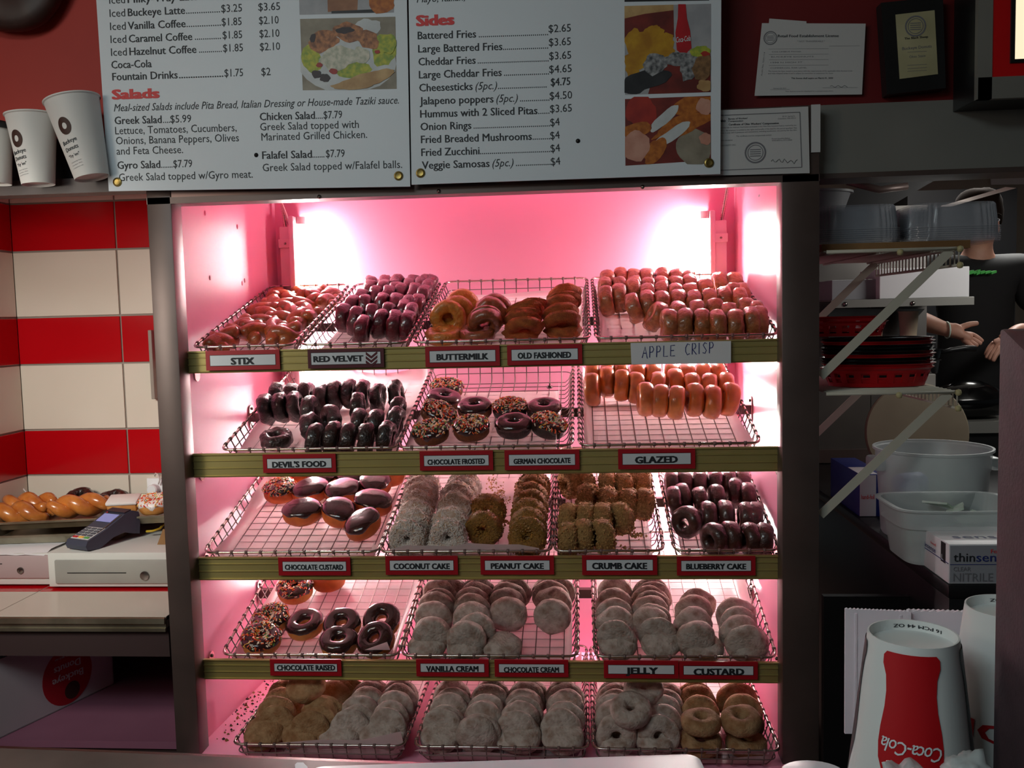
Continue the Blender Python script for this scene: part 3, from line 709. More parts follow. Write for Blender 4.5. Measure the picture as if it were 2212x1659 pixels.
# second shelf
f = frame(2, 475, 858); wire_basket(f, 'wire basket of dark chocolate doughnuts above the DEVIL\'S FOOD sign'); ln = liner(f, 'white paper liner under the devil\'s food doughnuts', 5, .02, .06, .03, .004)
rows_of(f, (460, 790, 5.027), 'devils_food', [
    [(990, 530, -24), (1110, 635, 8), (1310, 615, 8), (1470, 640, 8), (1670, 630, 6), (1890, 610, 8)],
    [(1290, 425, 10, 35), (1590, 475, 4), (1775, 485, 6), (2000, 455, 12)],
    [(510, 315, -10), (690, 300, -10), (850, 292, -8), (1030, 335, -4), (1570, 300, 4), (2020, 350, 14)],
    [(680, 185), (840, 195), (1000, 178), (1165, 205), (1310, 172), (1465, 152), (1620, 158), (1780, 192), (1960, 160, -4)]], 'dark chocolate cake doughnut', 'devil\'s food', DN % 'devil\'s food')
cols_of(f, (460, 790, 5.027), [[(690, 795, 'devils_food', 'flat', 14, 0, None, 'dark chocolate doughnut lying flat at the front left of the devil\'s food basket')]], '', '', DN % 'devil\'s food', ['x'])
f = frame(2, 857, 1238); wire_basket(f, 'wire basket with nine frosted and sprinkled doughnuts on the second shelf'); ln = liner(f, 'rumpled white paper liner under the chocolate frosted doughnuts', 6, .03, .0, .04, .005, -1, .86, 0, .86)
g = DN % 'chocolate frosted'
cols_of(f, (850, 780, 5.395), [[
    (440, 840, 'sprinkle_brown', 'flat', 10, -6, None, 'sprinkled brown doughnut at the front left corner of the chocolate frosted basket'),
    (905, 790, 'sprinkle_brown', 'flat', 14, 0, None, 'sprinkled brown doughnut, second from left in front row of chocolate frosted basket'),
    (1400, 760, 'frosted_dark', 'flat', 12, 0, None, 'plain chocolate iced dark doughnut, third from left in front row, chocolate frosted basket'),
    (1810, 760, 'sprinkle_dark', 'flat', 12, 16, None, 'sprinkled dark doughnut at the front right corner of the chocolate frosted basket'),
    (520, 620, 'sprinkle_brown', 'flat', 12, 28, None, 'tilted sprinkled brown doughnut at the left, second from front, chocolate frosted basket'),
    (945, 560, 'frosted_brown', 'flat', 6, 0, None, 'plain chocolate iced brown doughnut in the middle of the chocolate frosted basket'),
    (1355, 565, 'sprinkle_dark', 'flat', 6, 0, None, 'sprinkled dark doughnut behind the plain iced dark one, chocolate frosted basket'),
    (1755, 570, 'frosted_dark', 'flat', 6, 0, None, 'plain chocolate iced dark doughnut at the right, second row, chocolate frosted basket'),
    (590, 455, 'frosted_brown', 'flat', 4, 10, None, 'plain chocolate iced brown doughnut between two sprinkled ones at the left'),
    (620, 335, 'sprinkle_brown', 'flat', 6, 4, None, 'sprinkled brown doughnut farthest back in the chocolate frosted basket')]], '', '', g, ['x'])
p = atplane(850+1822/5.395, 780+312/5.395, f.o+f.n*.014, f.n)
solo(MB().use('icing').lathe([(0, 0), (.010, .001), (.008, .006), (.0025, .009), (.0022, .015), (0, .016)], 14, p, f.n), 'chocolate_drip', 'dark chocolate drip with a peak lying on the paper in the chocolate frosted basket', 'chocolate', None, True)
f = frame(2, 1250, 1645); wire_basket(f, 'wire basket half full of glazed doughnuts above the GLAZED sign'); ln = liner(f, 'white paper liner under the glazed doughnuts', 8, .035, .03, .04)
rows_of(f, (1230, 770, 4.706), 'glazed', [
    [(780, 275, 4), (935, 290, 2), (1105, 305, 4), (1290, 280, 4), (1480, 300, 10), (1680, 275, 14)],
    [(220, 180, -2), (380, 105), (535, 140, 3), (690, 160, 4), (915, 165, 10), (1080, 125), (1250, 180), (1430, 178), (1620, 168, 6)],
    [(235, 65), (385, 70), (530, 62), (695, 66), (870, 70, 14), (1045, 66), (1195, 70), (1355, 66), (1510, 64)]], 'plain glazed doughnut on edge', 'glazed', DN % 'glazed')
# third shelf
f = frame(3, 437, 818); wire_basket(f, 'wire basket of chocolate topped custard doughnuts above the CHOCOLATE CUSTARD sign'); ln = liner(f, 'white paper liner under the chocolate custard doughnuts', 9, .035, .03, .045)
g = DN % 'chocolate custard'
cols_of(f, (540, 1010, 6.506), [[
    (740, 630, 'custard_bun', 'flat', 14, 0, None, 'chocolate topped custard doughnut farthest left in the front group, chocolate custard basket'),
    (1250, 630, 'custard_bun', 'flat', 14, 10, None, 'round chocolate topped custard doughnut in the middle of the front group'),
    (1590, 800, 'custard_bun', 'flat', 22, -14, None, 'chocolate topped custard doughnut nearest the front right corner of its basket'),
    (1730, 500, 'custard_bun', 'flat', 12, 6, None, 'chocolate topped custard doughnut touching the right side wires, third shelf'),
    (860, 330, 'custard_bun', 'flat', 12, 0, None, 'custard doughnut with bright shiny chocolate top beside the sprinkled bun'),
    (1310, 340, 'custard_bun', 'flat', 10, 4, None, 'chocolate topped custard doughnut at the centre of the second row'),
    (430, 330, 'sprinkle_bun', 'flat', 14, 0, None, 'sprinkle covered bun at the back left of the chocolate custard basket'),
    (1760, 230, 'custard_bun', 'flat', 16, 6, None, 'chocolate topped custard doughnut at the back right, tipped to the left'),
    (1030, 150, 'custard_bun', 'flat', 8, 0, None, 'chocolate topped custard doughnut at the back left behind the shiny one'),
    (1430, 150, 'custard_bun', 'flat', 8, 0, None, 'chocolate topped custard doughnut at the back centre, half hidden by the rail'),
    (660, 110, 'plain_bun', 'flat', 4, 0, None, 'plain orange bun behind the sprinkle covered bun'),
    (1960, 110, 'plain_bun', 'flat', 4, 0, None, 'plain orange bun at the back right of the chocolate custard basket')]], '', '', g, ['x'])
f = frame(3, 818, 1193); wire_basket(f, 'wire basket of coconut and peanut cake doughnuts on the third shelf'); ln = liner(f, 'white paper liner under the coconut and peanut doughnuts', 10, .035, .03, .03, .004)
raised_edge(ln, [(832, 1190), (874, 1178), (980, 1180), (1010, 1173), (1060, 1176), (1120, 1176), (1164, 1184), (1166, 1191)], .088)
cols_of(f, (800, 1010, 5.395), [
    [(380, 860, 'coconut', 'flat', 12), (420, 610, 'coconut', 'face', 48), (480, 485, 'coconut', 'face', 40), (520, 370, 'coconut', 'face', 36), (540, 270, 'coconut', 'face', 32), (570, 180, 'coconut', 'face', 28), (570, 95, 'coconut', 'face', 24), (600, 50, 'coconut', 'face', 20)],
    [(860, 860, 'coconut', 'flat', 14), (900, 600, 'coconut', 'face', 46), (920, 470, 'coconut', 'face', 40), (970, 290, 'coconut', 'face', 34), (1000, 170, 'coconut', 'face', 28), (1050, 105, 'coconut', 'face', 24), (1080, 55, 'coconut', 'face', 20)],
    [(1320, 515, 'peanut', 'face', 26, -14), (1370, 310, 'peanut', 'face', 22, -12)],
    [(1835, 700, 'peanut', 'face', 50), (1830, 575, 'peanut', 'face', 44), (1835, 470, 'peanut', 'face', 40), (1840, 360, 'peanut', 'face', 36), (1860, 255, 'peanut', 'face', 32), (1865, 170, 'peanut', 'face', 28), (1880, 85, 'peanut', 'face', 24), (1900, 50, 'peanut', 'face', 20)]],
    {'coconut': 'shredded coconut covered doughnut', 'peanut': 'brown chopped peanut doughnut'}, 'coconut and peanut', DN % 'coconut and peanut', ['leftmost', 'second', 'third', 'rightmost'])
def crumbs(f, zoom, spots, m_, name, label, n=26, r=.0035):
    mb = MB().use(m_); rnd = random.Random(len(label))
    for u, v, sp in spots:
        for i in range(n):
            c = atplane(zoom[0]+(u+rnd.gauss(0, sp))/zoom[2], zoom[1]+(v+rnd.gauss(0, sp*.7))/zoom[2], f.o+f.n*.0135, f.n); nugget(mb, c, rnd, r*rnd.uniform(.4, 1.5))
    o = solo(mb, name, label, 'crumbs'); o['kind'] = 'stuff'
crumbs(f, (800, 1010, 5.395), [(1410, 140, 40), (1450, 230, 40), (1530, 280, 30), (1480, 330, 40), (1540, 390, 40), (1580, 640, 25)], 'peanut_bit', 'peanut_crumbs', 'loose peanut crumbs scattered on the paper between the peanut doughnuts')
f = frame(3, 1196, 1436); wire_basket(f, 'narrow wire basket of crumb covered doughnuts above the CRUMB CAKE sign'); ln = liner(f, 'white paper liner under the crumb cake doughnuts', 11, .012, .03, .012)
rows_of(f, (1180, 1010, 8.193), 'crumb', [
    [(300, 1000, 0), (650, 945, 0), (1000, 945, 0, 20)],
    [(390, 660, 0, -15), (690, 640), (990, 655), (1330, 645, 0, 25)],
    [(720, 295, 0, -15), (1100, 370, 0, 15), (1440, 395), (1800, 400, 10)],
    [(1070, 75), (1390, 95), (1790, 75, 16)],
    [(420, 40, 0, 40), (640, 30, 0, 40), (1500, 30)]], 'crumb covered cake doughnut', 'crumb cake', DN % 'crumb cake')
crumbs(f, (1180, 1010, 8.193), [(1680, 1180, 60), (1560, 1190, 40), (620, 260, 50), (1380, 1440, 40)], 'crumb_bit', 'cake_crumbs', 'loose cake crumbs on the paper beside the crumb covered doughnuts')
f = frame(3, 1455, 1686); wire_basket(f, 'narrow wire basket of dark brown doughnuts above the BLUEBERRY CAKE sign'); ln = liner(f, 'white paper liner under the blueberry cake doughnuts', 12, .012, .03, .012)
rows_of(f, (1410, 1000, 7.628), 'blueberry', [
    [(1040, 1010, 4, 38), (1310, 980, 4, 12), (1630, 1015, 4, 8), (1930, 1055, 4)],
    [(600, 715, 14, 45), (920, 655), (1210, 640), (1550, 665), (1790, 665, -4, -10)],
    [(260, 410, -14), (460, 360, -12), (740, 420, -12), (1060, 365), (1360, 270), (1650, 345, -3)],
    [(310, 145), (530, 140), (780, 145), (1040, 135), (1270, 140), (1530, 138)]], 'dark brown glazed doughnut', 'blueberry cake', DN % 'blueberry cake')
# fourth shelf
f = frame(4, 477, 862); wire_basket(f, 'wire basket of chocolate iced rings above the CHOCOLATE RAISED sign'); ln = liner(f, 'white paper liner under the chocolate iced rings', 13, .03, .03, .03)
g = DN % 'chocolate raised'
raised_edge(ln, [(788, 1404), (836, 1386.5), (843, 1404)], .085)
cols_of(f, (480, 1240, 5.53), [[
    (465, 790, 'sprinkle_ring', 'flat', 20, 6, None, 'sprinkled chocolate ring at the front left of the chocolate raised basket'),
    (1400, 815, 'iced_ring', 'flat', 16, 0, None, 'small plain chocolate iced ring, second from left at the very front'),
    (1840, 790, 'iced_ring', 'flat', 34, -14, None, 'tipped chocolate iced ring behind the folded paper at the front right'),
    (590, 550, 'sprinkle_ring', 'flat', 18, -8, None, 'sprinkled chocolate ring second from front at the left, chocolate raised basket'),
    (990, 610, 'iced_ring', 'flat', 16, -6, None, 'chocolate iced ring with pale sides between sprinkled rings and shiny rings'),
    (1440, 610, 'iced_ring', 'flat', 28, -6, None, 'shiny chocolate iced ring with wide hole in the middle of its basket'),
    (1905, 560, 'iced_ring', 'flat', 36, 0, None, 'chocolate iced ring leaning by the right wires, chocolate raised basket'),
    (870, 190, 'sprinkle_ring', 'flat', 14, 0, None, 'sprinkled chocolate ring farthest back in the chocolate raised basket'),
    (1270, 60, 'plain_bun', 'flat', 6, 0, None, 'plain bun half hidden by the rail at the back of the chocolate raised basket')]], '', '', g, ['x'])
CN4 = ['leftmost', 'second', 'third', 'rightmost']
f = frame(4, 865, 1250); wire_basket(f, 'wire basket of powdered cream doughnuts above the VANILLA CREAM sign'); ln = liner(f, 'white paper liner under the powdered cream doughnuts', 14, .02, .03, .03)
cols_of(f, (860, 1240, 5.395), [
    [(325, 860, 'powdered', 'flat', 14), (380, 510, 'powdered', 'face', 26), (400, 330, 'powdered', 'face', 24), (440, 210, 'powdered', 'face', 22), (470, 175, 'powdered', 'face', 20), (480, 55, 'powdered', 'face', 16), (600, 40, 'powdered', 'face', 12)],
    [(790, 850, 'powdered', 'flat', 16), (790, 555, 'powdered', 'face', 30), (900, 460, 'powdered', 'face', 26), (850, 330, 'powdered', 'face', 24), (850, 235, 'powdered', 'face', 22), (850, 155, 'powdered', 'face', 18), (910, 90, 'powdered', 'face', 16), (920, 40, 'powdered', 'face', 12)],
    [(1220, 850, 'powdered', 'flat', 10), (1275, 275, 'powdered', 'face', 12), (1250, 165, 'powdered', 'face', 12), (1280, 100, 'powdered', 'face', 12), (1340, 35, 'powdered', 'face', 12)],
    [(1790, 300, 'powdered', 'face', 10), (1800, 160, 'powdered', 'face', 12), (1770, 80, 'powdered', 'face', 12), (1760, 35, 'powdered', 'face', 12), (1900, 30, 'powdered', 'face', 12)]],
    'powdered sugar doughnut', 'vanilla cream', DN % 'cream', CN4)
f = frame(4, 1283, 1680); wire_basket(f, 'wire basket of powdered filled doughnuts above the JELLY and CUSTARD signs'); ln = liner(f, 'white paper liner under the powdered jelly and custard doughnuts', 15, .02, .03, .04)
cols_of(f, (1260, 1240, 5.027), [
    [(370, 670, 'powdered', 'face', 34), (280, 505, 'powdered', 'face', 30, -8), (300, 365, 'powdered', 'face', 28), (300, 270, 'powdered', 'face', 24), (320, 155, 'powdered', 'face', 22), (340, 35, 'powdered', 'face', 18)],
    [(850, 670, 'powdered', 'face', 34), (830, 610, 'powdered', 'face', 32), (810, 475, 'powdered', 'face', 28), (720, 365, 'powdered', 'face', 26), (750, 325, 'powdered', 'face', 24), (720, 240, 'powdered', 'face', 22), (740, 190, 'powdered', 'face', 20), (720, 130, 'powdered', 'face', 18), (760, 80, 'powdered', 'face', 16), (740, 40, 'powdered', 'face', 14)],
    [(1300, 800, 'powdered', 'flat', 20), (1230, 520, 'powdered', 'face', 32), (1190, 370, 'powdered', 'face', 28), (1200, 235, 'powdered', 'face', 24), (1240, 160, 'powdered', 'face', 20)],
    [(1800, 690, 'powdered', 'face', 34), (1770, 560, 'powdered', 'face', 30), (1700, 455, 'powdered', 'face', 28), (1690, 365, 'powdered', 'face', 26), (1660, 260, 'powdered', 'face', 24)]],
    'powdered sugar filled doughnut', 'jelly and custard', DN % 'jelly and custard', CN4)
# bottom deck
f = frame(5, 500, 873); wire_basket(f, 'bottom left wire basket of tan and powdered doughnuts'); ln = liner(f, 'white paper liner with raised front corner in the bottom left basket', 16, .05, .03, .03)
raised_edge(ln, [(530, 1612), (613, 1604), (690, 1598), (780, 1599), (866, 1580), (874, 1619), (700, 1620)], -.035)
cols_of(f, (480, 1455, 4.809), [
    [(410, 510, 'powdered_tan', 'face', 22), (500, 465, 'powdered_tan', 'face', 34), (560, 330, 'powdered_tan', 'face', 30), (560, 230, 'powdered_tan', 'face', 26), (620, 145, 'powdered_tan', 'face', 22), (650, 60, 'powdered_tan', 'face', 20)],
    [(870, 490, 'powdered_tan', 'face', 22), (900, 385, 'powdered_tan', 'face', 22), (1000, 340, 'powdered_tan', 'face', 20), (1010, 245, 'powdered_tan', 'face', 18), (1070, 220, 'powdered_tan', 'face', 18), (1160, 75, 'powdered_tan', 'face', 14), (1210, 55, 'powdered_tan', 'face', 14), (1320, 50, 'powdered_tan', 'face', 12)],
    [(1240, 520, 'powdered', 'face', 26), (1330, 370, 'powdered', 'face', 24), (1400, 325, 'powdered', 'face', 22), (1430, 225, 'powdered', 'face', 20), (1500, 135, 'powdered', 'face', 18), (1530, 75, 'powdered', 'face', 16), (1560, 50, 'powdered', 'face', 14)],
    [(1650, 510, 'powdered', 'face', 24), (1740, 445, 'powdered', 'face', 22), (1770, 355, 'powdered', 'face', 20), (1800, 290, 'powdered', 'face', 20), (1860, 180, 'powdered', 'face', 18), (1870, 105, 'powdered', 'face', 16), (1890, 65, 'powdered', 'face', 14), (2000, 55, 'powdered', 'face', 12)]],
    {'powdered_tan': 'tan dusted filled doughnut', 'powdered': 'white powdered filled doughnut'}, 'bottom left', DN % 'bottom left', CN4)
cols_of(f, (480, 1455, 4.809), [[(870, 140, 'powdered_tan', 'flat', 30, 0, .125, 'tan dusted doughnut lying on top of the others in the bottom left basket')]], '', '', DN % 'bottom left', ['x'])
f = frame(5, 893, 1272); wire_basket(f, 'bottom middle wire basket packed with powdered doughnuts'); ln = liner(f, 'white paper liner in the bottom middle basket', 17, .03, .03, .03)
raised_edge(ln, [(895, 1622), (919, 1614), (922, 1624)], -.04)
cols_of(f, (870, 1455, 5.267), [
    [(390, 530, 'powdered', 'face', 14), (420, 390, 'powdered', 'face', 20), (480, 360, 'powdered', 'face', 20), (520, 215, 'powdered', 'face', 20), (560, 160, 'powdered', 'face', 18), (560, 60, 'powdered', 'face', 14)],
    [(830, 480, 'powdered', 'face', 10), (880, 455, 'powdered', 'face', 18), (910, 310, 'powdered', 'face', 20), (940, 230, 'powdered', 'face', 18), (980, 120, 'powdered', 'face', 16), (1010, 65, 'powdered', 'face', 14)],
    [(1340, 630, 'powdered', 'face', 28), (1290, 510, 'powdered', 'face', 26), (1300, 420, 'powdered', 'face', 24), (1340, 310, 'powdered', 'face', 22), (1370, 260, 'powdered', 'face', 20), (1370, 170, 'powdered', 'face', 18), (1400, 85, 'powdered', 'face', 16), (1450, 70, 'powdered', 'face', 14)],
    [(1830, 625, 'powdered', 'face', 28), (1800, 525, 'powdered', 'face', 26), (1800, 395, 'powdered', 'face', 24), (1840, 320, 'powdered', 'face', 22), (1880, 185, 'powdered', 'face', 20), (1880, 100, 'powdered', 'face', 16), (1820, 75, 'powdered', 'face', 14)]],
    'powdered sugar filled doughnut', 'bottom middle', DN % 'bottom middle', CN4)
f = frame(5, 1280, 1688); wire_basket(f, 'bottom right wire basket of powdered rings and plain tan rings'); ln = liner(f, 'white paper liner in the bottom right basket', 18, .03, .03, .03)
raised_edge(ln, [(1524, 1628), (1533, 1617), (1545, 1619), (1577, 1617), (1614, 1621), (1655, 1625), (1658, 1630)], -.04)
cols_of(f, (1260, 1455, 4.916), [
    [(330, 640, 'powdered_ring', 'face', 30), (310, 530, 'powdered_ring', 'face', 28), (300, 440, 'powdered_ring', 'face', 26), (290, 280, 'powdered_ring', 'face', 22), (330, 220, 'powdered_ring', 'face', 20), (340, 170, 'powdered_ring', 'face', 18), (340, 105, 'powdered_ring', 'face', 16), (330, 75, 'powdered_ring', 'face', 14)],
    [(760, 645, 'powdered_ring', 'face', 30), (760, 530, 'powdered_ring', 'face', 28), (800, 440, 'powdered_ring', 'face', 26), (830, 325, 'powdered_ring', 'face', 22), (840, 230, 'powdered_ring', 'face', 20), (860, 160, 'powdered_ring', 'face', 18), (870, 95, 'powdered_ring', 'face', 14)],
    [(1250, 715, 'tan_ring', 'flat', 34), (1250, 515, 'tan_ring', 'flat', 4, 0, .085), (1240, 235, 'tan_ring', 'face', 34), (1210, 125, 'tan_ring', 'face', 26), (1180, 85, 'tan_ring', 'face', 20)],
    [(1730, 745, 'tan_ring', 'flat', 10), (1690, 550, 'tan_ring', 'flat', 24, 0, .09), (1700, 335, 'tan_ring', 'face', 42), (1690, 215, 'tan_ring', 'face', 34), (1610, 100, 'tan_ring', 'face', 26), (1720, 100, 'tan_ring', 'face', 22)]],
    {'powdered_ring': 'powdered sugar ring doughnut', 'tan_ring': 'plain tan ring doughnut'}, 'bottom right', DN % 'bottom right', CN4)
cols_of(f, (1260, 1455, 4.916), [[(505, 405, 'powdered_ring', 'flat', 38, 0, .115, 'powdered ring lying on top of the others with its hole facing out, bottom right basket'), (640, 170, 'powdered_ring', 'flat', 34, 8, .115, 'powdered ring on top, behind the one facing out, bottom right basket')]], '', '', DN % 'bottom right', ['x'])
# crumbs on the pink deck
mb = MB().use('crumb_bit'); rnd = random.Random(5)
for i in range(130):
    t = rnd.random(); px, py = 470+(600-470)*t+rnd.gauss(0, 12), 1600-(1600-1470)*t+rnd.gauss(0, 8)
    if rnd.random() < .5: px, py = 530+rnd.gauss(0, 26), 1515+rnd.gauss(0, 22)
    c = atz(px, py, DECK+.001)
    if c.x < XL-.01 or c.x > -.93 or c.y > .7: continue
    mb.use(rnd.choice(('crumb_bit', 'peanut_bit', 'devils_food'))); nugget(mb, c, rnd, rnd.uniform(.002, .0075))
for i in range(60):
    c = Vector((rnd.uniform(.475, .5), rnd.uniform(.1, .6), DECK+.001)); mb.use('crumb_bit'); nugget(mb, c, rnd, rnd.uniform(.0015, .004))
o = solo(mb, 'crumbs', 'scattered doughnut crumbs on the pink deck beside the bottom baskets', 'crumbs'); o['kind'] = 'stuff'
# ------------------------------------------------------------------ price signs on the gold rails
def rect_px(mb, x0, y0, x1, y1, y, th):
    A, B = aty(x0, y0, y), aty(x1, y1, y); mb.box(A.x, B.x, y, y+th, B.z, A.z)
def price_sign(x0, y0, x1, y1, txt, tx0, tx1, base, cap, label, border='sign_red', bw=10, slope=-.01):
    yf = .0445
    mb = MB().use(border); rect_px(mb, x0, y0, x1, y1, yf, .0035)
    o = solo(mb, 'price_sign', label, 'sign', 'flavour signs on the gold rails')
    m = MB().use('black_plastic'); rect_px(m, x0+bw-1, y0+bw-1, x1-bw+1, y1-bw+1, yf-.0004, .0004); m.use('sign_white'); rect_px(m, x0+bw, y0+bw, x1-bw, y1-bw, yf-.0008, .0006); m.build('face', o)
    m = MB().use('ink'); dy = (tx1-tx0)*slope
    write_px(m, txt, tx0, base-dy/2, tx1, base+dy/2, cap, yf-.0013, .07); m.build('lettering', o)
    return o
SG = 'red bordered white sign reading %s on the %s gold rail'
for a in [(443.5, 758.5, 605, 797.5, 'STIX', 500, 548.4, 787, 15, 'top'), (918, 749, 1080, 790, 'BUTTERMILK', 944, 1054, 777, 13.5, 'top'), (1095, 746, 1258, 786, 'OLD FASHIONED', 1119, 1233, 773.5, 13, 'top'),
          (567, 982, 726, 1020, 'DEVIL\'S FOOD', 589, 704, 1009, 13, 'second'), (906, 975, 1065.5, 1015, 'CHOCOLATE FROSTED', 924, 1047, 1002.6, 11.5, 'second'), (1089.5, 973, 1252, 1014, 'GERMAN CHOCOLATE', 1110, 1232, 1001, 11.5, 'second'), (1335, 970.5, 1502, 1012, 'GLAZED', 1373, 1463, 1000, 15, 'second'),
          (600.5, 1204, 757.5, 1243, 'CHOCOLATE CUSTARD', 616, 741, 1230.5, 11.5, 'third'), (832, 1201.5, 989.5, 1241.5, 'COCONUT CAKE', 851, 971, 1229, 12.5, 'third'), (1037.5, 1201.5, 1197, 1241, 'PEANUT CAKE', 1061, 1174, 1228.5, 12.5, 'third'), (1257, 1200, 1420, 1242, 'CRUMB CAKE', 1280, 1397, 1229, 14, 'third'), (1462, 1202, 1632, 1243, 'BLUEBERRY CAKE', 1483, 1611, 1229.5, 12.5, 'third'),
          (582.5, 1424, 738, 1460.5, 'CHOCOLATE RAISED', 599, 723.6, 1448, 12, 'lowest'), (898.5, 1424, 1056, 1462, 'VANILLA CREAM', 921.5, 1033, 1450.5, 12.5, 'lowest'), (1068, 1425, 1228, 1463, 'CHOCOLATE CREAM', 1089, 1207, 1452, 11.5, 'lowest'), (1304, 1427, 1466, 1466, 'JELLY', 1353, 1420, 1455.5, 14.5, 'lowest'), (1467, 1429, 1637, 1468, 'CUSTARD', 1499.5, 1606.5, 1458, 14.5, 'lowest')]:
    price_sign(*a[:9], SG % (a[4], a[9]), slope=0 if a[1] > 1100 else -.02)
o = price_sign(664, 755, 830, 793, 'RED VELVET', 678, 784, 781, 13, 'maroon bordered white sign with chevrons reading RED VELVET on the top rail', 'sign_maroon', 8, -.02)
m = MB().use('sign_maroon')
for k in range(3):
    y = 763+k*9
    m.prism([aty(px, py, .0431) for px, py in ((790, y-3), (802, y+6), (815, y-5), (815, y+1), (802, y+12), (790, y+3))], (0, .0003, 0))
m.build('chevrons', o)
mb = MB().use('paper_white'); C4 = [(1362, 741), (1579, 736.5), (1579, 785), (1364, 787)]
mb.prism([aty(px, py, .042) for px, py in C4], (0, .0008, 0)); o = solo(mb, 'paper_note', 'white paper taped to the top rail with APPLE CRISP handwritten in blue', 'sign')
m = MB().use('ink_blue')
def strokes(mb, gl, y, r=1.6):
    for st in gl: mb.tube([aty(px, py, y) for px, py in st], r*(y+CAMD)/FPX, 5)
def hand(txt, x, base, w, h, gap, slope):
    F_ = {'A': [[(0, 0), (.5, 1), (.9, -.05)], [(.2, .42), (.75, .42)]], 'P': [[(.1, 0), (.15, 1), (.6, .98), (.8, .75), (.6, .5), (.15, .45)]], 'L': [[(.15, 1), (.1, .02), (.85, .05)]], 'E': [[(.85, 1), (.15, .97), (.1, .03), (.85, .05)], [(.12, .52), (.7, .54)]],
          'C': [[(.85, .9), (.5, 1), (.15, .65), (.15, .3), (.45, 0), (.85, .12)]], 'R': [[(.1, 0), (.15, 1), (.6, .98), (.75, .75), (.55, .52), (.15, .48), (.85, 0)]], 'I': [[(.3, 1), (.28, 0)]], 'S': [[(.8, .9), (.5, 1), (.2, .78), (.45, .55), (.75, .3), (.5, .02), (.12, .1)]]}
    out = []
    for ch in txt:
        ww = w*.45 if ch == 'I' else w
        for st in F_[ch]: out.append([(x+a*ww, base+slope*(x-1387)-b*h) for a, b in st])
        x += ww+gap
    return out
strokes(m, hand('APPLE', 1387, 773, 12.5, 24, 2.5, -.055)+hand('CRISP', 1479, 773, 12.5, 24, 2.2, -.07), .0415, .95); m.build('lettering', o)

# ------------------------------------------------------------------ menu boards
YB = -.03
def poly(mb, m_, pts, y): mb.use(m_); mb.prism([aty(px, py, y) for px, py in pts], (0, .00008, 0))
def blob(mb, m_, cx, cy, rx, ry, y, seed=0, w=.25, rot=0, n=22, clip=None):
    P = []
    for k in range(n):
        a = 2*PI*k/n; q = 1+w*noise.noise(Vector((math.cos(a)*1.6+seed*3.7, math.sin(a)*1.6, seed)))
        x, y_ = rx*q*math.cos(a), ry*q*math.sin(a); c, s = math.cos(rot), math.sin(rot)
        X, Y = cx+x*c-y_*s, cy+x*s+y_*c
        if clip: X = max(clip[0], min(clip[2], X)); Y = max(clip[1], min(clip[3], Y))
        P.append((X, Y))
    poly(mb, m_, P, y)
for nm, c, d in (('photo_greige', (158, 150, 132), (132, 124, 108)), ('photo_plate', (214, 220, 222), (196, 202, 204)), ('photo_chicken', (196, 132, 84), (120, 74, 50)), ('photo_cheese', (222, 218, 200), (176, 182, 160)), ('photo_lettuce', (196, 196, 60), (130, 160, 60)), ('photo_bread', (206, 172, 118), (176, 138, 88)), ('photo_olive', (58, 40, 44), (40, 30, 34)), ('photo_tomato', (176, 50, 36), (150, 36, 30)), ('photo_fries', (206, 158, 30), (170, 116, 16)), ('photo_bottle', (196, 24, 36), (176, 18, 30)), ('photo_foil', (168, 170, 172), (70, 72, 76)), ('photo_black', (30, 30, 34), (48, 48, 52)), ('photo_meat', (150, 112, 72), (110, 80, 50)), ('photo_breading', (196, 116, 40), (160, 84, 24)), ('photo_skin', (214, 160, 140), (196, 136, 116)), ('photo_dip', (128, 40, 30), (96, 28, 22)), ('photo_grey', (176, 178, 182), (160, 162, 168)), ('photo_drink', (172, 120, 84), (140, 92, 62))):
    mat(nm, c, d, scale=90 if nm in ('photo_chicken', 'photo_cheese', 'photo_foil', 'photo_meat', 'photo_breading', 'photo_lettuce') else 25, rough=.5)
def board(pts, label):
    mb = MB().use('board_white'); mb.prism([aty(px, py, YB) for px, py in pts], (0, .004, 0)); return solo(mb, 'menu_board', label, 'sign')
def bolt(par, px, py):
    p = aty(px, py, YB)
    c = MB().use('brass').lathe([(0, 0), (.0115, 0), (.0105, .003), (.0075, .004), (.007, .0025), (.003, .002), (0, .002)], 20, p, (0, -1, 0)).build('bolt', par, 30)
    MB().use('bronze_header').tube([p+Vector((0, .004, 0)), Vector((p.x, .003, p.z))], .006, 10).build('standoff', c)
lb = board([(235, 413), (886, 403), (876, -160), (198, -150)], 'left white menu board listing iced coffee, fountain drinks and salads')
rb = board([(889, 399), (1556, 376), (1559, -175), (880, -162)], 'right white menu board listing sides such as battered fries and onion rings')
T = MB().use('ink'); YT = YB-.0006
def row(y240, slope, segs, cap=17, x0=240):
    for s_ in segs:
        a, b, txt = s_[:3]; bold = s_[3] if len(s_) > 3 else 0; sh = s_[4] if len(s_) > 4 else 0
        write_px(T, txt, a, y240+(a-x0)*slope, b, y240+(b-x0)*slope, cap, YT, bold, sh)
B_ = .022
row(8, -.044, [(236, 270, 'Iced'), (276, 436, 'Milky-Way Latte', B_), (440, 474, '......'), (478, 523, '$3.25'), (558, 605, '$3.65')])
row(36.5, -.042, [(236.8, 270.5, 'Iced'), (276.6, 399.5, 'Buckeye Latte', B_), (402, 475, '.'*16), (478, 522.8, '$3.25'), (558, 605, '$3.65')])
row(65, -.040, [(238, 271.8, 'Iced'), (276.6, 400.7, 'Vanilla Coffee', B_), (403, 477, '.'*16), (479, 522, '$1.85'), (559.5, 602, '$2.10')])
row(93, -.038, [(239, 273, 'Iced'), (278.7, 415, 'Caramel Coffee', B_), (421, 477, '.'*13), (481, 523, '$1.85'), (560.6, 603.7, '$2.10')])
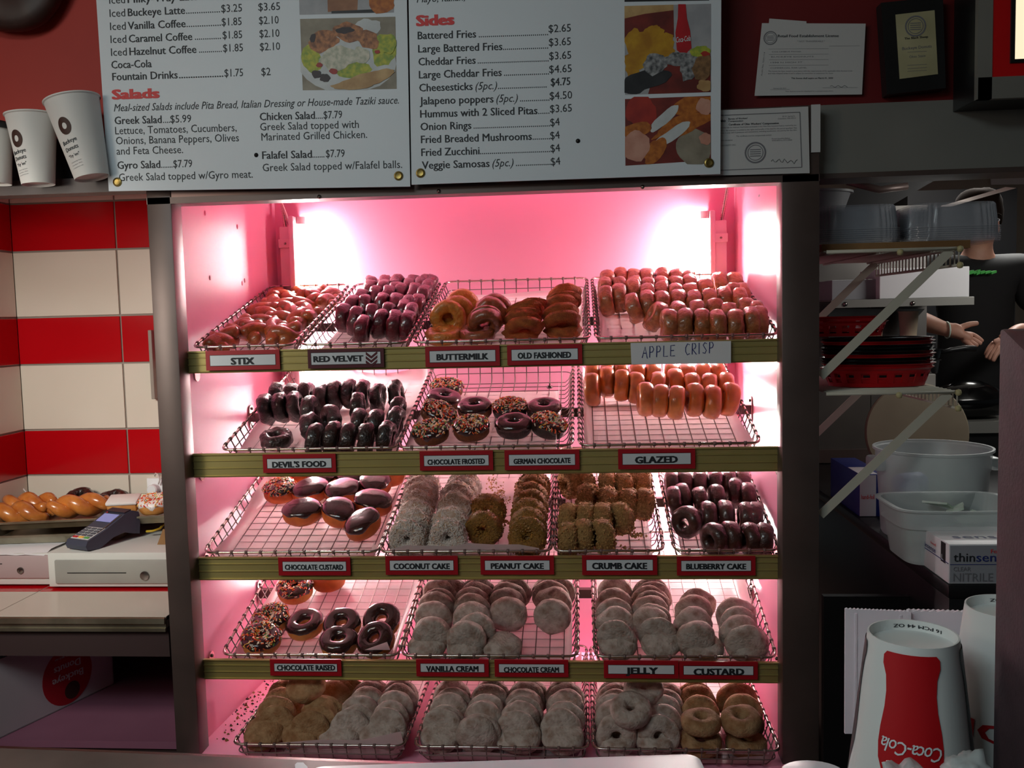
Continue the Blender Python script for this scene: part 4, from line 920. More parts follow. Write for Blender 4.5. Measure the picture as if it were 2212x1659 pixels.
row(120.8, -.0365, [(240, 274, 'Iced'), (280, 424, 'Hazelnut Coffee', B_), (430, 479, '.'*12), (482, 524.8, '$1.85'), (561.5, 605, '$2.10')])
row(148, -.034, [(241, 327.5, 'Coca-Cola', B_)])
row(174, -.034, [(243, 383.5, 'Fountain Drinks', B_), (387, 482, '.'*19, B_), (485, 525, '$1.75'), (564.7, 584.5, '$2')])
row(240.9, -.0277, [(246, 861.5, 'Meal-sized Salads include Pita Bread, Italian Dressing or House-made Taziki sauce.', 0, .28)], 16.5)
row(268.6, -.027, [(248, 349, 'Greek Salad', B_), (352, 367, '....'), (368, 413, '$5.99'), (561.5, 680, 'Chicken Salad', B_), (682, 697, '....'), (699, 739, '$7.79')])
row(290.5, -.027, [(249, 511, 'Lettuce, Tomatoes, Cucumbers,'), (562, 775, 'Greek Salad topped with')])
row(312.2, -.026, [(250.6, 516, 'Onions, Banana Peppers, Olives'), (564.7, 793, 'Marinated Grilled Chicken.')])
row(334.5, -.025, [(252, 395.5, 'and Feta Cheese.')])
row(351.5, -.025, [(566.7, 673.5, 'Falafel Salad', B_), (675, 700.5, '.......'), (704, 744.5, '$7.79')])
row(365.3, -.025, [(254, 346, 'Gyro Salad', B_), (348, 372.5, '.......'), (374.5, 415, '$7.79')])
row(378, -.0245, [(567.5, 868.7, 'Greek Salad topped w/Falafel balls.')])
row(391.6, -.026, [(257, 546, 'Greek Salad topped w/Gyro meat.')])
T.build('lettering', lb)
T = MB().use('ink_red'); write_px(T, 'Salads', 244, 214.4, 342.6, 211, 21, YT, .07); T.build('heading', lb)
T = MB().use('ink')
R2 = lambda u: 850+u/2.949
def item(v0, v1, segs, price, pu0, pu1, pv):
    u_end = segs[-1][1]
    for a, b, txt, bold, sh in segs: write_px(T, txt, R2(a), (v0+(v1-v0)*(a-155)/800)/2.949, R2(b), (v0+(v1-v0)*(b-155)/800)/2.949, 17, YT, bold, sh)
    write_px(T, price, R2(pu0), pv/2.949+.3, R2(pu1), (pv-6)/2.949, 17, YT, 0 if price != '$4.75' else .02)
SL_ = 25
item(250, 250-SL_, [(155, 525, 'Battered Fries', B_, 0), (543, 985, '.'*35, 0, 0)], '$2.65', 988, 1130, 206)
item(335, 335-SL_, [(158, 692, 'Large Battered Fries', B_, 0), (697, 985, '.'*23, 0, 0)], '$3.65', 990, 1130, 292)
item(417, 417-SL_, [(160, 522, 'Cheddar Fries', B_, 0), (536, 988, '.'*36, 0, 0)], '$3.65', 992, 1132, 379)
item(500, 500-SL_, [(163, 688, 'Large Cheddar Fries', B_, 0), (703, 990, '.'*23, 0, 0)], '$4.65', 992, 1135, 464)
item(583, 583-SL_, [(165, 503, 'Cheesesticks', B_, 0), (522, 660, '(5pc.)', 0, .28), (665, 975, '.'*25, 0, 0)], '$4.75', 1003, 1126, 546)
item(667, 667-SL_, [(168, 636, 'Jalapeno poppers', B_, 0), (655, 792, '(5pc.)', 0, .28), (806, 993, '.'*15, 0, 0)], '$4.50', 995, 1138, 633)
item(750, 750-SL_, [(171, 916, 'Hummus with 2 Sliced Pitas', B_, 0), (922, 993, '......', 0, 0)], '$3.65', 997, 1136, 716)
item(831, 831-SL_, [(173, 495, 'Onion Rings', B_, 0), (510, 995, '.'*39, 0, 0)], '$4', 1000, 1060, 803)
item(913, 913-SL_, [(176, 880, 'Fried Breaded Mushrooms', B_, 0), (886, 996, '.........', 0, 0)], '$4', 1000, 1060, 887)
item(995, 995-SL_, [(178, 547, 'Fried Zucchini', B_, 0), (552, 998, '.'*36, 0, 0)], '$4', 1002, 1062, 969)
item(1077, 1077-SL_, [(182, 611, 'Veggie Samosas', B_, 0), (630, 765, '(5pc.)', 0, .28), (780, 1000, '.'*18, 0, 0)], '$4', 1004, 1064, 1053)
write_px(T, 'Mayo, Italian,', R2(148), 5.5, R2(455), 1, 16, YT, 0, .28)
T.build('lettering', rb)
T = MB().use('ink_red'); write_px(T, 'Sides', R2(150), 56, R2(382), 52.5, 23, YT, .07); T.build('heading', rb)
for p in ((253.7, 393.5), (861, 380)): bolt(lb, *p)
for p in ((908.5, 374), (1531.5, 352)): bolt(rb, *p)
for par, px, py in ((lb, 553.5, 335), (rb, 1248.5, 304.5)):
    MB().use('black_plastic').lathe([(0, 0), (.0055, 0), (.0045, .002), (0, .003)], 14, aty(px, py, YB), (0, -1, 0)).build('screw', par, True)
# printed food photographs
y0 = YB-.0004; mb = MB(); cl = (649, 40, 856, 195)
poly(mb, 'photo_greige', [(648, 41), (854, 36), (857, 192), (654, 195)], y0); y = y0-.0001
blob(mb, 'photo_plate', 750, 138, 106, 62, y, 1, .05, clip=cl)
for i, (m_, cx, cy, rx, ry, ro) in enumerate([('photo_plate', 798, 58, 30, 16, .1), ('photo_lettuce', 830, 108, 26, 34, .3), ('photo_lettuce', 672, 125, 20, 30, -.4), ('photo_lettuce', 760, 150, 40, 18, 0), ('photo_chicken', 700, 88, 34, 22, -.3), ('photo_chicken', 752, 70, 34, 20, .1), ('photo_chicken', 795, 85, 26, 18, .4), ('photo_olive', 744, 66, 20, 7, -.1), ('photo_olive', 676, 82, 6, 9, .2), ('photo_cheese', 735, 125, 44, 24, -.2), ('photo_cheese', 780, 118, 22, 16, .3), ('photo_tomato', 720, 154, 10, 6, .2), ('photo_tomato', 690, 140, 7, 5, 0), ('photo_tomato', 815, 112, 6, 4, 0), ('photo_olive', 684, 160, 10, 8, .3), ('photo_olive', 702, 168, 11, 9, -.2), ('photo_bread', 790, 172, 55, 12, -.2), ('photo_bread', 815, 160, 34, 9, -.25), ('photo_bread', 760, 185, 45, 8, -.05), ('photo_lettuce', 840, 95, 16, 20, .2)]):
    blob(mb, m_, cx, cy, rx, ry, y-.00008*(i+1), i, .35, ro, clip=cl)
mb.build('photo_print', lb)['label'] = 'printed photograph of a chicken salad on a white plate'
mb = MB(); cl = (646, -60, 852, 31)
poly(mb, 'photo_grey', [(645, -60), (850, -64), (851, 27), (647, 32)], y0)
poly(mb, 'photo_drink', [(706, -60), (776, -60), (772, 22), (708, 26)], y); poly(mb, 'photo_black', [(716, 24), (808, 20), (830, 27), (716, 29)], y-.0001); blob(mb, 'photo_breading', 825, 5, 28, 24, y-.0002, 4, .2, clip=cl)
mb.build('photo_print', lb)['label'] = 'printed photograph of an iced drink cut off by the frame'
mb = MB(); cl = (1349, 10, 1535, 203)
poly(mb, 'photo_grey', [(1349, 13), (1536, 8), (1536, 199), (1350, 205)], y0)
poly(mb, 'photo_bread', [(1349, 13), (1455, 10), (1455, 60), (1349, 66)], y); poly(mb, 'photo_dip', [(1349, 40), (1392, 30), (1455, 22), (1456, 80), (1349, 90)], y-.0001)
poly(mb, 'photo_dip', [(1420, 130), (1535, 120), (1535, 199), (1400, 203)], y-.0001)
for i, (cx, cy, rx, ry, ro) in enumerate([(1372, 90, 22, 26, .3), (1408, 80, 26, 20, -.5), (1395, 105, 34, 22, .2), (1428, 105, 30, 18, .5), (1375, 130, 26, 22, .1), (1405, 72, 24, 12, -.6), (1440, 88, 18, 16, .4), (1365, 150, 16, 16, .4)]): blob(mb, 'photo_fries', cx, cy, rx, ry, y-.0002-.00006*i, i, .45, ro, clip=cl)
poly(mb, 'photo_bottle', [(1465, 9), (1481, 9), (1484, 40), (1491, 68), (1494, 110), (1478, 122), (1462, 108), (1459, 70), (1464, 40)], y-.0009)
for i, (m_, cx, cy, rx, ry, ro) in enumerate([('photo_black', 1390, 172, 62, 20, -.25), ('photo_black', 1370, 185, 30, 18, 0), ('photo_foil', 1415, 138, 26, 22, -.3), ('photo_foil', 1462, 128, 28, 14, -.2), ('photo_foil', 1490, 140, 18, 34, .3), ('photo_lettuce', 1512, 112, 22, 12, -.2), ('photo_meat', 1518, 145, 20, 26, .2), ('photo_tomato', 1524, 116, 10, 5, 0), ('photo_bread', 1522, 184, 18, 12, 0)]): blob(mb, m_, cx, cy, rx, ry, y-.001-.00006*i, i+2, .35, ro, clip=cl)
mb.use('sign_white'); write_px(mb, 'Coca-Cola', 1461, 92, 1492, 88, 12, y-.0018, .02, .3)
mb.build('photo_print', rb)['label'] = 'printed photograph of fries with a red cola bottle'
mb = MB(); cl = (1350, 209, 1535, 355)
poly(mb, 'photo_dip', [(1350, 214), (1535, 207), (1536, 346), (1351, 358)], y0)
for i, (m_, cx, cy, rx, ry, ro) in enumerate([('photo_greige', 1500, 320, 40, 40, 0), ('photo_tomato', 1385, 240, 34, 34, 0), ('photo_breading', 1495, 225, 46, 20, -.4), ('photo_breading', 1375, 280, 34, 14, -.2), ('photo_breading', 1480, 268, 60, 20, -.35), ('photo_plate', 1435, 255, 44, 11, -.75), ('photo_plate', 1450, 292, 52, 12, -.6), ('photo_breading', 1415, 325, 34, 18, -.9), ('photo_breading', 1440, 280, 40, 5, -.6), ('photo_skin', 1373, 315, 32, 30, -.5), ('photo_skin', 1522, 230, 18, 18, 0), ('photo_skin', 1524, 300, 14, 12, 0)]): blob(mb, m_, cx, cy, rx, ry, y-.00008*(i+1), i+5, .25, ro, clip=cl)
mb.build('photo_print', rb)['label'] = 'printed photograph of hands pulling a cheese stick apart'
mb = MB(); poly(mb, 'photo_black', [(1349, -60), (1532, -64), (1532, 1), (1349, 4)], y0); blob(mb, 'photo_bread', 1440, -25, 60, 22, y, 3, .2); mb.build('photo_print', rb)

# ------------------------------------------------------------------ licences and plaque on the right
def doc(pts, y, label, name='notice'):
    mb = MB().use('paper_dull'); mb.prism([aty(px, py, y) for px, py in pts], (0, .0012, 0)); return solo(mb, name, label, 'notice')  # white notices, greyed in colour for the shade they hang in
def seal(mb, px, py, r, y):
    p = aty(px, py, y); s = r*(y+CAMD)/FPX
    mb.lathe([(s*.86, 0), (s, 0), (s, .0002), (s*.86, .0002), (s*.86, 0)], 28, p, (0, -1, 0), cap=False); mb.lathe([(s*.68, 0), (s*.74, 0), (s*.74, .0002), (s*.68, .0002), (s*.68, 0)], 28, p, (0, -1, 0), cap=False)
    for k in range(4): mb.box(p.x-s*.5, p.x+s*.5, p.y-.0002, p.y, p.z-s*.35+k*s*.2, p.z-s*.28+k*s*.2)
doc([(1662, 40), (1742, 46), (1742, 60), (1660, 60)], .052, 'sheet peeping out behind the food licence on the shaded red wall')
D1 = doc([(1646, 50), (1870, 51), (1862, 204), (1630, 207)], .046, 'white Retail Food Establishment License taped to the shaded red wall')
Z3 = lambda u, v: (1500+u/3.107, v/3.107)
m = MB().use('ink'); yy = .0456
def w3(t, u0, v0, u1, v1, cap, bold=0, sh=0, y=None): a, b = Z3(u0, v0), Z3(u1, v1); write_px(m, t, a[0], a[1], b[0], b[1], cap/3.107, yy if y is None else y, bold, sh)
w3('Retail Food Establishment License', 560, 250, 968, 248, 18, .03); m.use('ink_grey'); w3('* NOT TRANSFERABLE *', 690, 283, 876, 282, 11)
for t, u0, v, u1 in (('COLUMBUS FOOD', 520, 352, 715), ('BUCKEYE DONUTS', 515, 386, 800), ('1998 N HIGH ST', 512, 424, 725), ('COMMERCIAL RISK LEVEL', 510, 461, 755), ('This license has been issued in accordance with the requirements of the applicable Ohio Revised Code', 495, 482, 1060), ('and rules adopted under it and is subject to revocation or suspension for cause', 495, 497, 930)): w3(t, u0, v, u1, v-2, 9)
m.use('ink'); w3('This license shall expire on March 01, 2020', 650, 530, 930, 529, 11, .02); m.use('ink_grey')
w3('Audit No. 5201114', 455, 510, 475, 350, 10); w3('This license must be displayed in a conspicuous place', 610, 617, 930, 613, 8); w3('February 28, 2019', 530, 597, 615, 596, 8)
for u0, v, u1 in ((500, 330, 900), (500, 366, 900), (500, 402, 900), (500, 440, 900), (905, 310, 1110), (510, 603, 640), (860, 590, 1095)): a, b = Z3(u0, v), Z3(u1, v-2); lines_px(m, *a, *b, yy, .0006)
seal(m, *Z3(510, 255), 14, yy); m.tube([aty(*Z3(910+k*9, 580-6*math.sin(k*1.3)), yy) for k in range(14)], .0006, 4)
m.build('lettering', D1)
D2 = doc([(1512, 240), (1746, 230), (1749, 374), (1512, 380)], -.008, 'white workers compensation certificate fixed to the case top beside the menu board')
m = MB().use('ink'); yy = -.0086
w3('Bureau of Workers\'', 228, 803, 357, 798, 11, .02); w3('Compensation', 228, 818, 327, 815, 10, .02); w3('Certificate of Ohio Workers\' Compensation', 230, 842, 566, 832, 13, .03); w3('Ohio', 140, 820, 208, 818, 20, .05)
m.use('ink_grey')
for t, u0, v0, u1, v1 in (('This certifies that the employer listed below participates in the Ohio State Insurance Fund as required by law.', 150, 862, 686, 844), ('Therefore, the employer is entitled to the rights and benefits of the fund for the period specified. This', 150, 882, 686, 862), ('certificate is only valid if premiums and assessments, including installments, are paid by the due date', 150, 898, 686, 876), ('This certificate must be conspicuously posted', 280, 918, 516, 910), ('Policy number and employer', 150, 948, 258, 943), ('Period Specified Below', 520, 935, 642, 931), ('07/01/2019 to 07/01/2020', 520, 948, 655, 943), ('UNIVERSITY INC', 180, 982, 277, 976), ('30 W. Spring St.', 590, 786, 676, 782), ('Columbus, OH 43215', 560, 801, 680, 796)): w3(t, u0, v0, u1, v1, 9)
seal(m, *Z3(409, 1024), 22, yy); m.use('ink'); m.tube([aty(*Z3(515+k*11, 1082-12*math.sin(k*1.7)*(.5+.5*(k % 3))), yy) for k in range(17)], .0006, 4); m.use('ink_grey')
for a, b in (((150, 775), (707, 753)), ((707, 753), (720, 1122)), ((720, 1122), (150, 1143))): m.tube([aty(*Z3(*a), yy), aty(*Z3(*b), yy)], .0010, 4)
m.build('lettering', D2)
a = aty(1748, 222, 0); MB().use('paper_dull').box(a.x+.004, .5645, -.004, .0, aty(1750, 330, 0).z, ZT).build('edge_strip', case)
PQ = [(1903, 6), (2037, -8), (2043, 190), (1916, 204)]
mb = MB().use('black_plastic'); mb.prism([aty(px, py, .02) for px, py in PQ], (0, .035, 0)); o = solo(mb, 'wall_plaque', 'black framed award plaque with pale gold plate hanging tilted on the shaded red wall', 'plaque')
mat('plaque_gold', (206, 200, 160), (184, 178, 138), scale=8, rough=.3, metal=.15)
m = MB().use('plaque_gold'); m.prism([aty(*Z3(*q), .0185) for q in ((1350, 98), (1612, 68), (1635, 497), (1378, 530))], (0, .0012, 0)); fc = m.build('plate', o); fc['label'] = 'pale gold engraved plate'
m = MB().use('ink_grey'); yy = .018
seal(m, *Z3(1484, 175), 21, yy); m.use('ink'); w3('The Black Sheep', 1410, 266, 1568, 252, 15, .03); m.use('ink_grey'); w3('Buckeye Donuts', 1395, 336, 1592, 318, 20, .01); w3('Ohio State', 1442, 390, 1552, 380, 17)
for v in (352, 440, 462, 480): a, b = Z3(1430, v), Z3(1560, v-8); lines_px(m, *a, *b, yy, .0008)
m.build('lettering', fc)
# lit menu box at the top right corner
bx0 = aty(2112, 100, -.08).x; zb0 = aty(2150, 212, -.08).z
lbx = thing('light_box', 'red faced illuminated menu box at the upper right corner of the hood', 'light box', (bx0+.3, 0, zb0))
m = MB().use('black_plastic').box(bx0, bx0+.9, -.075, .05, zb0, 2.93); m.build('housing', lbx)
m = MB().use('hood_steel').box(bx0-.002, aty(2142, 100, -.08).x, -.085, -.07, zb0-.002, 2.93); m.box(bx0, bx0+.9, -.085, -.07, zb0-.002, aty(2150, 166, -.085).z); m.build('steel_trim', lbx)
mat('box_red', (214, 16, 22), rough=.3)
m = MB().use('box_red').box(aty(2142, 100, -.085).x, bx0+.9, -.083, -.07, aty(2150, 166, -.083).z, 2.93); m.build('red_face', lbx)
m = MB().use('black_plastic').box(aty(2183, 100, -.086).x, bx0+.8, -.088, -.08, aty(2190, 136, -.086).z, 2.9); m.build('panel_frame', lbx)
m = MB().use('cream_lit').box(aty(2192, 100, -.086).x, bx0+.79, -.0885, -.085, aty(2195, 128, -.086).z, 2.89); m.build('lit_panel', lbx)
mat('pan_metal', (190, 182, 160), (150, 142, 122), scale=9, rough=.35, metal=.9)
# ------------------------------------------------------------------ upper left: ledge, cups, doughnut wall sign
zl1, zl0 = aty(110, 387, 0).z, aty(110, 419, 0).z
m = MB().use('dark_ledge').box(-3.0, -1.0745, 0, .06, zl0, zl1); struct(m, 'trim_1')
m = MB().use('black_plastic').box(-3.0, -1.0745, .03, .06, zl1, aty(110, 300, .03).z); struct(m, 'trim_2')
mat('cup_paper', (232, 230, 226), rough=.55)
mat('cup_brown', (64, 34, 24), rough=.6)
def paper_cup(bot, top, rb_, rt_, y, label, prints=1, lid=False, turn=0):
    B, A = aty(*bot, y), aty(*top, y); ax = (A-B); h = ax.length; ax.normalize()
    X = Vector((0, -1, 0)); X = (X-ax*X.dot(ax)).normalized(); Yv = ax.cross(X)
    sc = (y+CAMD)/FPX; rb_, rt_ = rb_*sc, rt_*sc
    mb = MB().use('cup_paper'); mb.lathe([(0, .006), (rb_*.96, .006), (rb_, 0), (rb_+(rt_-rb_)*.5, h*.5), (rt_, h-.004), (rt_+.003, h-.002), (rt_+.003, h+.001), (rt_, h+.002), (rt_-.002, h-.002), (rb_, .012), (0, .012)], 40)
    rot = Matrix((X, Yv, ax)).transposed()
    mb.v = [tuple(rot @ Vector(v)+B) for v in mb.v]
    o = solo(mb, 'paper_cup', label, 'cup', 'sample cups along the ledge', 35)
    def surf(s_, t_):                # s_ metres round from the front (to the right), t_ metres up
        r = rb_+(rt_-rb_)*t_/h+.0006; a = s_/r+turn
        return B+ax*t_+(X*math.cos(a)+Yv*math.sin(a))*r
    if prints:
        m = MB().use('cup_brown'); c = (.004, h*.62)
        n = 36; ro, ri = .0205, .0075
        vs = [surf(c[0]+math.cos(2*PI*k/n)*r*.8, c[1]+math.sin(2*PI*k/n)*r) for r in (ri, ro) for k in range(n)]
        m.add(vs, [(k, (k+1) % n, n+(k+1) % n, n+k) for k in range(n)])
        m.use('ink')
        for t, yy, w, cp in (('Buckeye', .40, .040, .010), ('Donuts', .315, .036, .010), ('"Try \'em"', .235, .030, .007)):
            write(m, t, (0, 0, 0), (1, 0, 0), (0, 1, 0), w, cp, .03, 0, 1, None, lambda a, b, yy=yy, w=w: surf(a-w/2+.002, h*yy+b+a*.12))
        m.use('ink_grey')
        for k in range(3): write(m, ('1998 North High Street', 'Columbus, Ohio', 'buckeyedonuts.com')[k], (0, 0, 0), (1, 0, 0), (0, 1, 0), .03, .0025, 0, 0, 1, None, lambda a, b, k=k: surf(a-.013, h*(.17-.035*k)+b+a*.12))
        m.build('printed_logo', o, False, False)
    else:
        m = MB().use('photo_drink'); write(m, 'S', (0, 0, 0), (1, 0, 0), (0, 1, 0), .012, .02, .0, 0, 1, None, lambda a, b: surf(a+.004, h*.66+b)); m.build('lettering', o, False, False)
    if lid:
        m = MB().use('black_plastic'); m.lathe([(0, h+.012), (rt_-.004, h+.012), (rt_, h+.008), (rt_+.004, h+.002), (rt_+.004, h-.006), (rt_, h-.006)], 40); m.v = [tuple(rot @ Vector(v)+B) for v in m.v]; m.build('lid', o, 35)
    return o
paper_cup((83, 399), (67, 249), 34, 52, -.05, 'shorter white paper cup with doughnut logo, between two others on the ledge', turn=-.35)
paper_cup((199, 384), (155, 216), 36, 57, -.055, 'taller white paper cup with doughnut logo tilted against the menu board', turn=-.2)
paper_cup((-18, 397), (-22, 274), 40, 45, -.05, 'white cup with a black lid and letter S at the left end of the ledge', 0, True, .45)
dm = Ring(.148, .03, .06, .004, 14, 2)
mat('sign_brown', (62, 34, 28), (46, 26, 22), scale=12, rough=.5)
mb = MB().use('sign_brown'); dm.mesh(mb, 48, 18); c = aty(18, -62, .02); q = Vector((0, 0, 1)).rotation_difference(Vector((0, -1, 0))).to_matrix(); mb.v = [tuple(q @ Vector(v)+c) for v in mb.v]
solo(mb, 'wall_sign', 'big dark brown doughnut shaped sign on the lit red wall above the cups', 'sign', None, True)

# ------------------------------------------------------------------ till counter on the left
ZC = .868
ct = thing('till_counter', 'white tiled counter with steel edge left of the display case', 'counter', (-1.7, .35, 0))
m = MB().use('tile_white')
xe = [-1.897, -1.56, -1.08]
for a, b in zip(xe[:-1], xe[1:]): m.bbox(a, b-.003, .003, .215, ZC-.012, ZC, .0015); m.bbox(a, b-.003, .43, .714, ZC-.012, ZC, .0015)
m.use('tile_red')
for a, b in zip(xe[:-1], xe[1:]): m.bbox(a, b-.003, .218, .427, ZC-.012, ZC, .0015)
m.use('grout').box(-1.897, -1.083, .002, .714, ZC-.03, ZC-.001); m.build('worktop', ct)
m = MB().use('pan_metal'); m.sweep([(0, -.006), (.006, 0), (.012, -.002), (.013, -.016), (.004, -.018), (.004, -.028), (.008, -.03), (.008, -.038), (0, -.038)], (-1.083, .003, ZC), (-1.897, .003, ZC), (0, 0, 1)); m.build('edge_trim', ct).__setitem__('label', 'steel edge strip')
mat('shelf_mauve', (150, 96, 120), (136, 84, 108), scale=3, rough=.6)
mat('counter_dark', (64, 46, 46), rough=.6)
m = MB().use('counter_dark').box(-1.897, -1.083, .012, .714, ZC-.11, ZC-.031); m.build('apron', ct)
m = MB().use('shelf_mauve').box(-1.897, -1.083, .05, .714, .49, .51); m.build('shelf', ct)
m = MB().use('shelf_mauve').box(-1.897, -1.083, .70, .714, .511, ZC-.111); m.use('counter_dark')
for px in (278, 352): p = aty(px, 1450, .69); m.box(p.x-.006, p.x+.006, .685, .70, .511, ZC-.111)
m.build('back_board', ct)
m = MB().use('counter_dark').box(-1.897, -1.083, .06, .70, 0, .489); m.build('base_cabinet', ct)
mat('drawer_white', (214, 214, 208), rough=.45)
mat('drawer_face', (166, 164, 156), (150, 148, 142), scale=5, rough=.5)
mat('drawer_mauve', (176, 152, 152), rough=.5)
def cash_drawer(x0, x1, y0_, y1_, h, face, label):
    t = thing('cash_drawer', label, 'cash drawer', ((x0+x1)/2, (y0_+y1_)/2, ZC), 'cash drawers on the till counter')
    MB().use('drawer_white').bbox(x0, x1, y0_, y1_, ZC+.006, ZC+h, .002).build('housing', t, 30)
    for a in (x0+.03, x1-.03):
        for b in (y0_+.03, y1_-.03): MB().use('black_plastic').lathe([(0, 0), (.01, 0), (.01, .006), (0, .006)], 12, (a, b, ZC+.0003)).build('foot', t)
    return t
D_ = aty(107, 1270, .24)
t = cash_drawer(D_.x, D_.x+.41, .24, .62, .105, 'drawer_face', 'white cash drawer with grey front under the card reader')
dx = D_.x
d_ = MB().use('drawer_face').bbox(dx+.022, dx+.40, .234, .245, ZC+.016, ZC+.085, .003).build('drawer', t, 30); d_['label'] = 'grey drawer front'
MB().use('black_plastic').box(dx+.06, dx+.235, .2332, .236, ZC+.047, ZC+.0495).build('slot', d_)
MB().use('steel').lathe([(0, 0), (.013, 0), (.013, .004), (.006, .005), (0, .005)], 20, (dx+.29, .234, ZC+.04), (0, -1, 0)).build('lock', d_, 30)
lx = aty(-150, 1200, .24).x
t = cash_drawer(lx-.15, dx-.004, .262, .62, .098, 'drawer_mauve', 'mauve fronted cash drawer with a key lock at the left edge')
d_ = MB().use('drawer_mauve').bbox(lx-.14, dx-.008, .255, .266, ZC+.026, ZC+.094, .003).build('drawer', t, 30); d_['label'] = 'mauve drawer front'
p = aty(45, 1232, .255); MB().use('steel').lathe([(0, 0), (.0095, 0), (.0095, .004), (.006, .005), (0, .005)], 20, p, (0, -1, 0)).build('lock', d_, 30)
MB().use('black_plastic').box(p.x-.0012, p.x+.0012, .2495, .252, p.z-.003, p.z+.003).build('key_slot', d_)
p = aty(-4, 1218, .255); MB().use('black_plastic').box(p.x-.12, p.x+.012, .2535, .257, p.z-.001, p.z+.001).build('slot', d_)
mb = MB().use('paper_white'); n = 16
vs = [(lx-.12+(dx-lx+.10)*i/n, .266+.16*j/6, ZC+.0993+.002*(1+noise.noise(Vector((i*.5, j*.7, 1))))) for j in range(7) for i in range(n+1)]
vs = [(x, y-.012 if j < n+1 else y, z-.006*(1+noise.noise(Vector((x*20, 0, 3)))) if j < n+1 else z+.003) for j, (x, y, z) in enumerate(vs)]
mb.add(vs, [(j*(n+1)+i, j*(n+1)+i+1, (j+1)*(n+1)+i+1, (j+1)*(n+1)+i) for j in range(6) for i in range(n)])
solo(mb, 'loose_paper', 'torn white paper lying on the mauve fronted cash drawer', 'paper', None, True)
# sheet pans of pastry
def sheet_pan(c, w, l, h, yaw, tilt, label):
    mb = MB().use('pan_metal'); 
    def loop(dx_, z, r=.02):
        P = []
        for cx, cy, a0 in ((w/2-r, -l/2+r, -90), (w/2-r, l/2-r, 0), (-w/2+r, l/2-r, 90), (-w/2+r, -l/2+r, 180)):
            for k in range(5): a = math.radians(a0+k*22.5); P.append(((cx+r*math.cos(a))*(1+dx_/w*2), (cy+r*math.sin(a))*(1+dx_/l*2), z))
        return P
    L_ = [loop(-.012, 0), loop(0, h), loop(.007, h), loop(.007, h-.006), loop(.002, h-.006), loop(-.010, -.0015)]
    n = 20; vs = [p for q in L_ for p in q]; fs = [(a*n+k, a*n+(k+1) % n, (a+1)*n+(k+1) % n, (a+1)*n+k) for a in range(5) for k in range(n)]+[tuple(range(n)), tuple(range(5*n, 6*n))[::-1]]
    mb.add(vs, fs); o = mb.build('sheet_pan', None, 40); o.location = c; o.rotation_euler = (tilt[0], tilt[1], yaw); return tag(o, label, 'baking tray', 'baking trays on the cash drawers')
bp = aty(60, 1165, .33)
sheet_pan((-1.62, .50, ZC+.107), .42, .30, .026, .12, (0, .0), 'lower aluminium baking tray under the tray of twists')
tp = Vector((-1.50, .555, ZC+.150))
sheet_pan(tp, .64, .29, .026, .06, (math.radians(3), math.radians(-1.5), 0)[:2], 'upper aluminium baking tray holding glazed twists and iced pastries')
KINDS['twist'] = []
for k in range(3):
    mb = MB().use('glazed')
    for ph in (0, PI):
        P = []; r = []
        for i in range(19):
            q = i/18; a = ph+q*PI*2.6+k; P.append((-.085+.17*q, .020*math.cos(a), .016*math.sin(a))); r.append(.024*math.sin(PI*(.1+.8*q))**.5)
        mb.tube(P, r, 12)
    KINDS['twist'].append({'dough': doughnut_mesh(mb.build('twist', None, True))})
def lay(kind, px, py, y, yaw, label, name='doughnut', cat='doughnut', tip=0, h=None):
    c = aty(px, py, y); Z = Vector((0, 0, 1)); m_ = Matrix.Rotation(math.radians(yaw), 4, 'Z') @ Matrix.Rotation(math.radians(tip), 4, 'X'); m_.translation = c
    return spawn(kind, m_, label, 'pastries on the upper baking tray', name, cat)
lay('twist', 40, 1108, .48, 8, 'glazed twist at the front left of the baking tray', 'glazed_twist', 'pastry')
lay('twist', 68, 1088, .56, 6, 'glazed twist lying behind the front left one on the baking tray', 'glazed_twist', 'pastry')
lay('twist', 172, 1092, .50, 28, 'large glazed twist lying diagonally behind the card reader', 'glazed_twist', 'pastry')
mb = MB().use('bun_pale').bbox(-.045, .045, -.032, .032, -.018, .010, .008); mb.use('icing_white').bbox(-.047, .047, -.034, .034, .008, .020, .005)
KINDS['bar'] = [{'dough': doughnut_mesh(mb.build('bar', None, 40))}]
lay('bar', 268, 1088, .50, 12, 'rectangular pastry with smooth white icing beside the twists', 'iced_bar', 'pastry', 14)
make_kind('pink_sprinkle', 'bun_pale', lambda k: Ring(.05, .012, .046, .002, 22, k), 1, 'icing_white', 240)
lay('pink_sprinkle', 335, 1090, .52, 0, 'white iced doughnut with orange sprinkles at the right end of the baking tray', tip=10)
lay('devils_food', 172, 1074, .64, 0, 'dark chocolate doughnut behind the twists on the baking tray', tip=20)
lay('devils_food', 245, 1076, .64, 0, 'dark chocolate doughnut behind the white iced bar', tip=10)
# card reader
mat('reader_blue', (62, 66, 82), rough=.5)
mat('reader_dark', (34, 34, 46), rough=.4)
mat('screen_glow', (120, 122, 170), emit=.55)
mat('key_grey', (86, 90, 98), rough=.5)
ra = thing('card_reader', 'dark blue card payment terminal with lit screen on the white cash drawer', 'card reader', (dx+.10, .31, ZC+.106))
YAW = math.radians(-22)
def RP(x, y, z): c, s = math.cos(YAW), math.sin(YAW); return Vector((dx+.115+x*c-y*s, .355+x*s+y*c, ZC+.1055+z))
w = .043
prof = [(-.10, .004), (-.105, .016), (-.098, .030), (-.03, .052), (.035, .082), (.062, .088), (.085, .080), (.09, .06), (.085, .012), (.06, .018), (.03, .028), (-.01, .022), (-.045, .006), (-.06, 0)]
mb = MB().use('reader_blue'); mb.prism([RP(-w, a, b) for a, b in prof], RP(w, 0, 0)-RP(-w, 0, 0)); body = mb.build('body', ra, 30)
